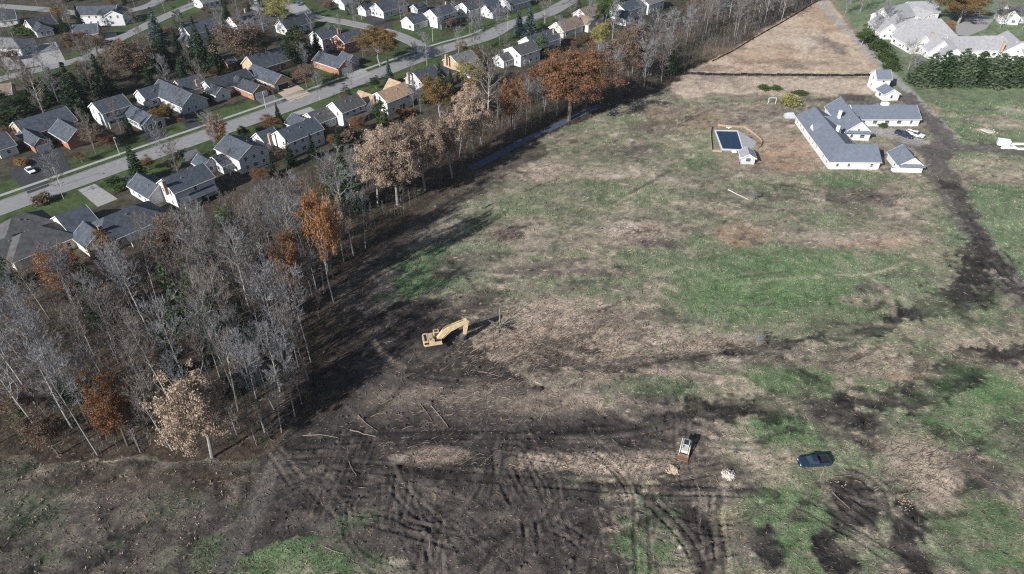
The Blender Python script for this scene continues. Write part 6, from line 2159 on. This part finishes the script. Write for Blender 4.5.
for t_, h_ in q_:
    cx_ = x + np.cos(a) * L * t_ - np.sin(a) * cv * (1 - 4 * t_ * t_)
    cy_ = y + np.sin(a) * L * t_ + np.cos(a) * cv * (1 - 4 * t_ * t_)
    for sg in (-1, 1):
        P4.append(np.stack([cx_ - np.sin(a) * wd * sg, cy_ + np.cos(a) * wd * sg, z + .04 + up_ * h_ + .03 * (sg > 0)], 1))
V8 = np.stack(P4, 1).reshape(-1, 3)
f8 = np.arange(n) * 8
tri = np.concatenate([np.stack([f8 + k, f8 + k + 1, f8 + k + 3], 1) for k in (0, 2, 4)] + [np.stack([f8 + k, f8 + k + 3, f8 + k + 2], 1) for k in (0, 2, 4)])
cb_ = np.where(rr.random((n, 1)) < .45, np.array([[.09, .073, .064]]), np.array([[.29, .23, .18]])) * rr.uniform(.5, 1.3, (n, 1))
stuff("brush_litter", V8, tri, np.repeat(cb_, 8, 0), "long tangled branches raked across the tan parts of the field")
# mud clods
x, y, z, c = sample(160000, 230)
lumc = c.mean(1)
ok = (lumc < .08) & (np.abs(z) > 1e-6) & (rr.random(len(x)) < .2) & ~inpx(x, y, WOODS) & ~inpx(x, y, [(-160, 460), (262, 458), (247, 515), (218, 574), (190, 660), (-300, 660)])
x, y, z, c = x[ok], y[ok], z[ok], c[ok]
n = len(x)
sc_ = (CP * y + 60) / 130
r_s = rr.gamma(1.1, .085, n) * sc_ + .03
dirs = np.array([[1, 0, 0], [0, 1, 0], [-1, 0, 0], [0, -1, 0], [0, 0, 1.0]])
p = (np.stack([x, y, z], 1)[:, None, :] + dirs[None] * r_s[:, None, None] * rr.uniform(.6, 1.4, (n, 5, 1))).reshape(-1, 3)
f0_ = np.arange(n) * 5
tri = np.concatenate([np.stack([f0_ + k, f0_ + (k + 1) % 4, f0_ + 4], 1) for k in range(4)])
stuff("mud_clods", p, tri, np.repeat(c * rr.uniform(.6, 1.6, (n, 1)), 5, 0), "loose clods of dark churned mud")
# undergrowth in the wood
n = 230000
x = rr.uniform(nx.min(), nx.max(), n); y = rr.uniform(ny.min(), ny.max(), n)
ppx = IW / 2 + FPX * x / (CP * y + 60)
ok = in_poly(x, y, wpl) & (ppx > -60)
tr_ = np.array(trail)
x, y = x[ok], y[ok]
dm = np.min(np.hypot(x[:, None] - tr_[None, ::2, 0], y[:, None] - tr_[None, ::2, 1]), 1)
x, y = x[dm > 2.4], y[dm > 2.4]
i, j = gidx(x, y)
z = HZ2[i, j]
pn = fbm(x, y, 7, 3, 31)
ok = rr.random(len(x)) < np.clip(.5 + .8 * pn, .08, 1)
x, y, z, pn = x[ok], y[ok], z[ok], pn[ok]
n = len(x)
u = rr.random((n, 1))
cols = np.where(u < .45, np.array([[.19, .135, .09]]), np.where(u < .68, np.array([[.25, .20, .15]]), np.where(u < .88, np.array([[.09, .12, .045]]), np.array([[.27, .155, .08]])))) * rr.uniform(.5, 1.4, (n, 1))
v, t, cc = blades(x, y, z, rr.gamma(2.0, .36, n) + .15, rr.uniform(.03, .09, n), cols, .8)
stuff("undergrowth", v, t, cc, "tangle of brown brush and seedlings on the wood floor")
# dense leafless brushwood under the trees
n = 20000
x = rr.uniform(nx.min(), nx.max(), n * 4); y = rr.uniform(ny.min(), ny.max(), n * 4)
ppx = IW / 2 + FPX * x / (CP * y + 60)
ok = in_poly(x, y, npw) & (ppx > -60)
x, y = x[ok][:n], y[ok][:n]
dm = np.min(np.hypot(x[:, None] - tr_[None, ::2, 0], y[:, None] - tr_[None, ::2, 1]), 1)
pn = fbm(x, y, 9, 3, 51)
ok = (dm > 2.6) & (rr.random(len(x)) < np.clip(.6 + .8 * pn, .1, 1))
x, y = x[ok], y[ok]
n = len(x)
i, j = gidx(x, y)
z = HZ2[i, j]
hgt = (rr.gamma(4.0, .85, n) + .8) * np.where(in_poly(x, y, tall_w), 1.0, .55)
lx_, ly_ = rr.normal(0, .09, n) * hgt, rr.normal(0, .09, n) * hgt
gmask = (fbm(x, y, 12, 3, 61) + .25 * rr.normal(size=n))[:, None] > .28
base = np.where(gmask, np.array([[.075, .105, .05]]), np.where(rr.random((n, 1)) < .55, np.array([[.21, .20, .20]]), np.array([[.17, .135, .115]]))) * rr.uniform(.6, 1.3, (n, 1))
V_, K_ = [], []
a = rr.uniform(0, 6.28, n)
w_ = rr.uniform(.018, .04, n)
V_.append(np.stack([np.stack([x - np.cos(a) * w_, y - np.sin(a) * w_, z - .1], 1), np.stack([x + np.cos(a) * w_, y + np.sin(a) * w_, z - .1], 1), np.stack([x + lx_, y + ly_, z + hgt], 1)], 1)); K_.append(base)
for q in range(16):
    t_ = rr.uniform(.25, .98, n)
    bx_, by_, bz_ = x + lx_ * t_, y + ly_ * t_, z + hgt * t_
    a = rr.uniform(0, 6.28, n)
    L_ = hgt * rr.uniform(.12, .34, n) * (1.2 - t_ * .6)
    e_ = rr.uniform(.2, 1.0, n)
    dx_, dy_, dz_ = np.cos(a) * np.cos(e_) * L_, np.sin(a) * np.cos(e_) * L_, np.sin(e_) * L_
    ww = .022
    V_.append(np.stack([np.stack([bx_ + np.sin(a) * ww, by_ - np.cos(a) * ww, bz_], 1), np.stack([bx_ - np.sin(a) * ww, by_ + np.cos(a) * ww, bz_], 1), np.stack([bx_ + dx_, by_ + dy_, bz_ + dz_], 1)], 1)); K_.append(base)
V_ = np.concatenate(V_).reshape(-1, 3)
stuff("brushwood", V_, np.arange(len(V_)).reshape(-1, 3), np.repeat(np.concatenate(K_), 3, 0), "grey leafless brushwood filling the wood between the trees")
# weeds of the lower left plot
n = 90000
x = rr.uniform(-110, -20, n); y = rr.uniform(40, 84, n)
ok = inpx(x, y, [(-160, 460), (262, 458), (247, 515), (218, 574), (190, 660), (-300, 660)]) & (rr.random(n) < np.clip(.35 + .9 * fbm(x, y, 6, 3, 43), .03, 1))
x, y = x[ok], y[ok]
i, j = gidx(x, y)
z = HZ2[i, j]
n = len(x)
pn = fbm(x, y, 5, 3, 41)[:, None]
u = rr.random((n, 1)) + .3 * pn
cols = np.where(u < .45, np.array([[.055, .045, .042]]), np.where(u < .8, np.array([[.12, .09, .07]]), np.where(u < .97, np.array([[.075, .085, .04]]), np.array([[.22, .18, .13]])))) * rr.uniform(.5, 1.5, (n, 1))
v, t, cc = blades(x, y, z, rr.uniform(.15, .6, n), rr.uniform(.03, .08, n), cols, .9)
vs2, ts2, cs2 = [v], [t], [cc]
nt_ = len(v)
for k in range(420):
    qx, qy = random.uniform(-100, -30), random.uniform(48, 80)
    if not inpx(np.array([qx]), np.array([qy]), [(-160, 464), (240, 464), (215, 574), (-300, 640)])[0]:
        continue
    m_n = random.randint(5, 22)
    r_ = random.uniform(.06, .24)
    bx_, by_ = qx + rr.normal(size=m_n) * r_, qy + rr.normal(size=m_n) * r_ * .7
    v, t, cc = blades(bx_, by_, np.zeros(m_n), rr.uniform(.15, .4, m_n), np.full(m_n, .13), np.array([[.48, .40, .31]]) * rr.uniform(.6, 1.2, (m_n, 1)), .9)
    vs2.append(v); ts2.append(t + nt_); cs2.append(cc)
    nt_ += len(v)
stuff("weed_cover", np.concatenate(vs2), np.concatenate(ts2), np.concatenate(cs2), "dead brown weeds with pale tufts on the lower left plot")

# ------------------------------------------------------------------ air
HAZE = 0.00006
hm = bpy.data.materials.new("haze_air")
hm.use_nodes = True
hn = hm.node_tree
hn.nodes.remove(hn.nodes["Principled BSDF"])
pv = hn.nodes.new("ShaderNodeVolumePrincipled")
pv.inputs["Color"].default_value = (.86, .92, 1.0, 1)
pv.inputs["Density"].default_value = HAZE
pv.inputs["Anisotropy"].default_value = .2
hn.links.new(pv.outputs[0], hn.nodes["Material Output"].inputs["Volume"])
tag(obj("haze", MB().box((0, 1700, 52), (9600, 5600, 106)).mesh("haze", hm)), "thin pale autumn haze over the whole place", None, None, "stuff")

#print("TRIS", sum(len(m.loops) - 2 * len(m.polygons) for m in bpy.data.meshes if m.users), len(bpy.data.objects))
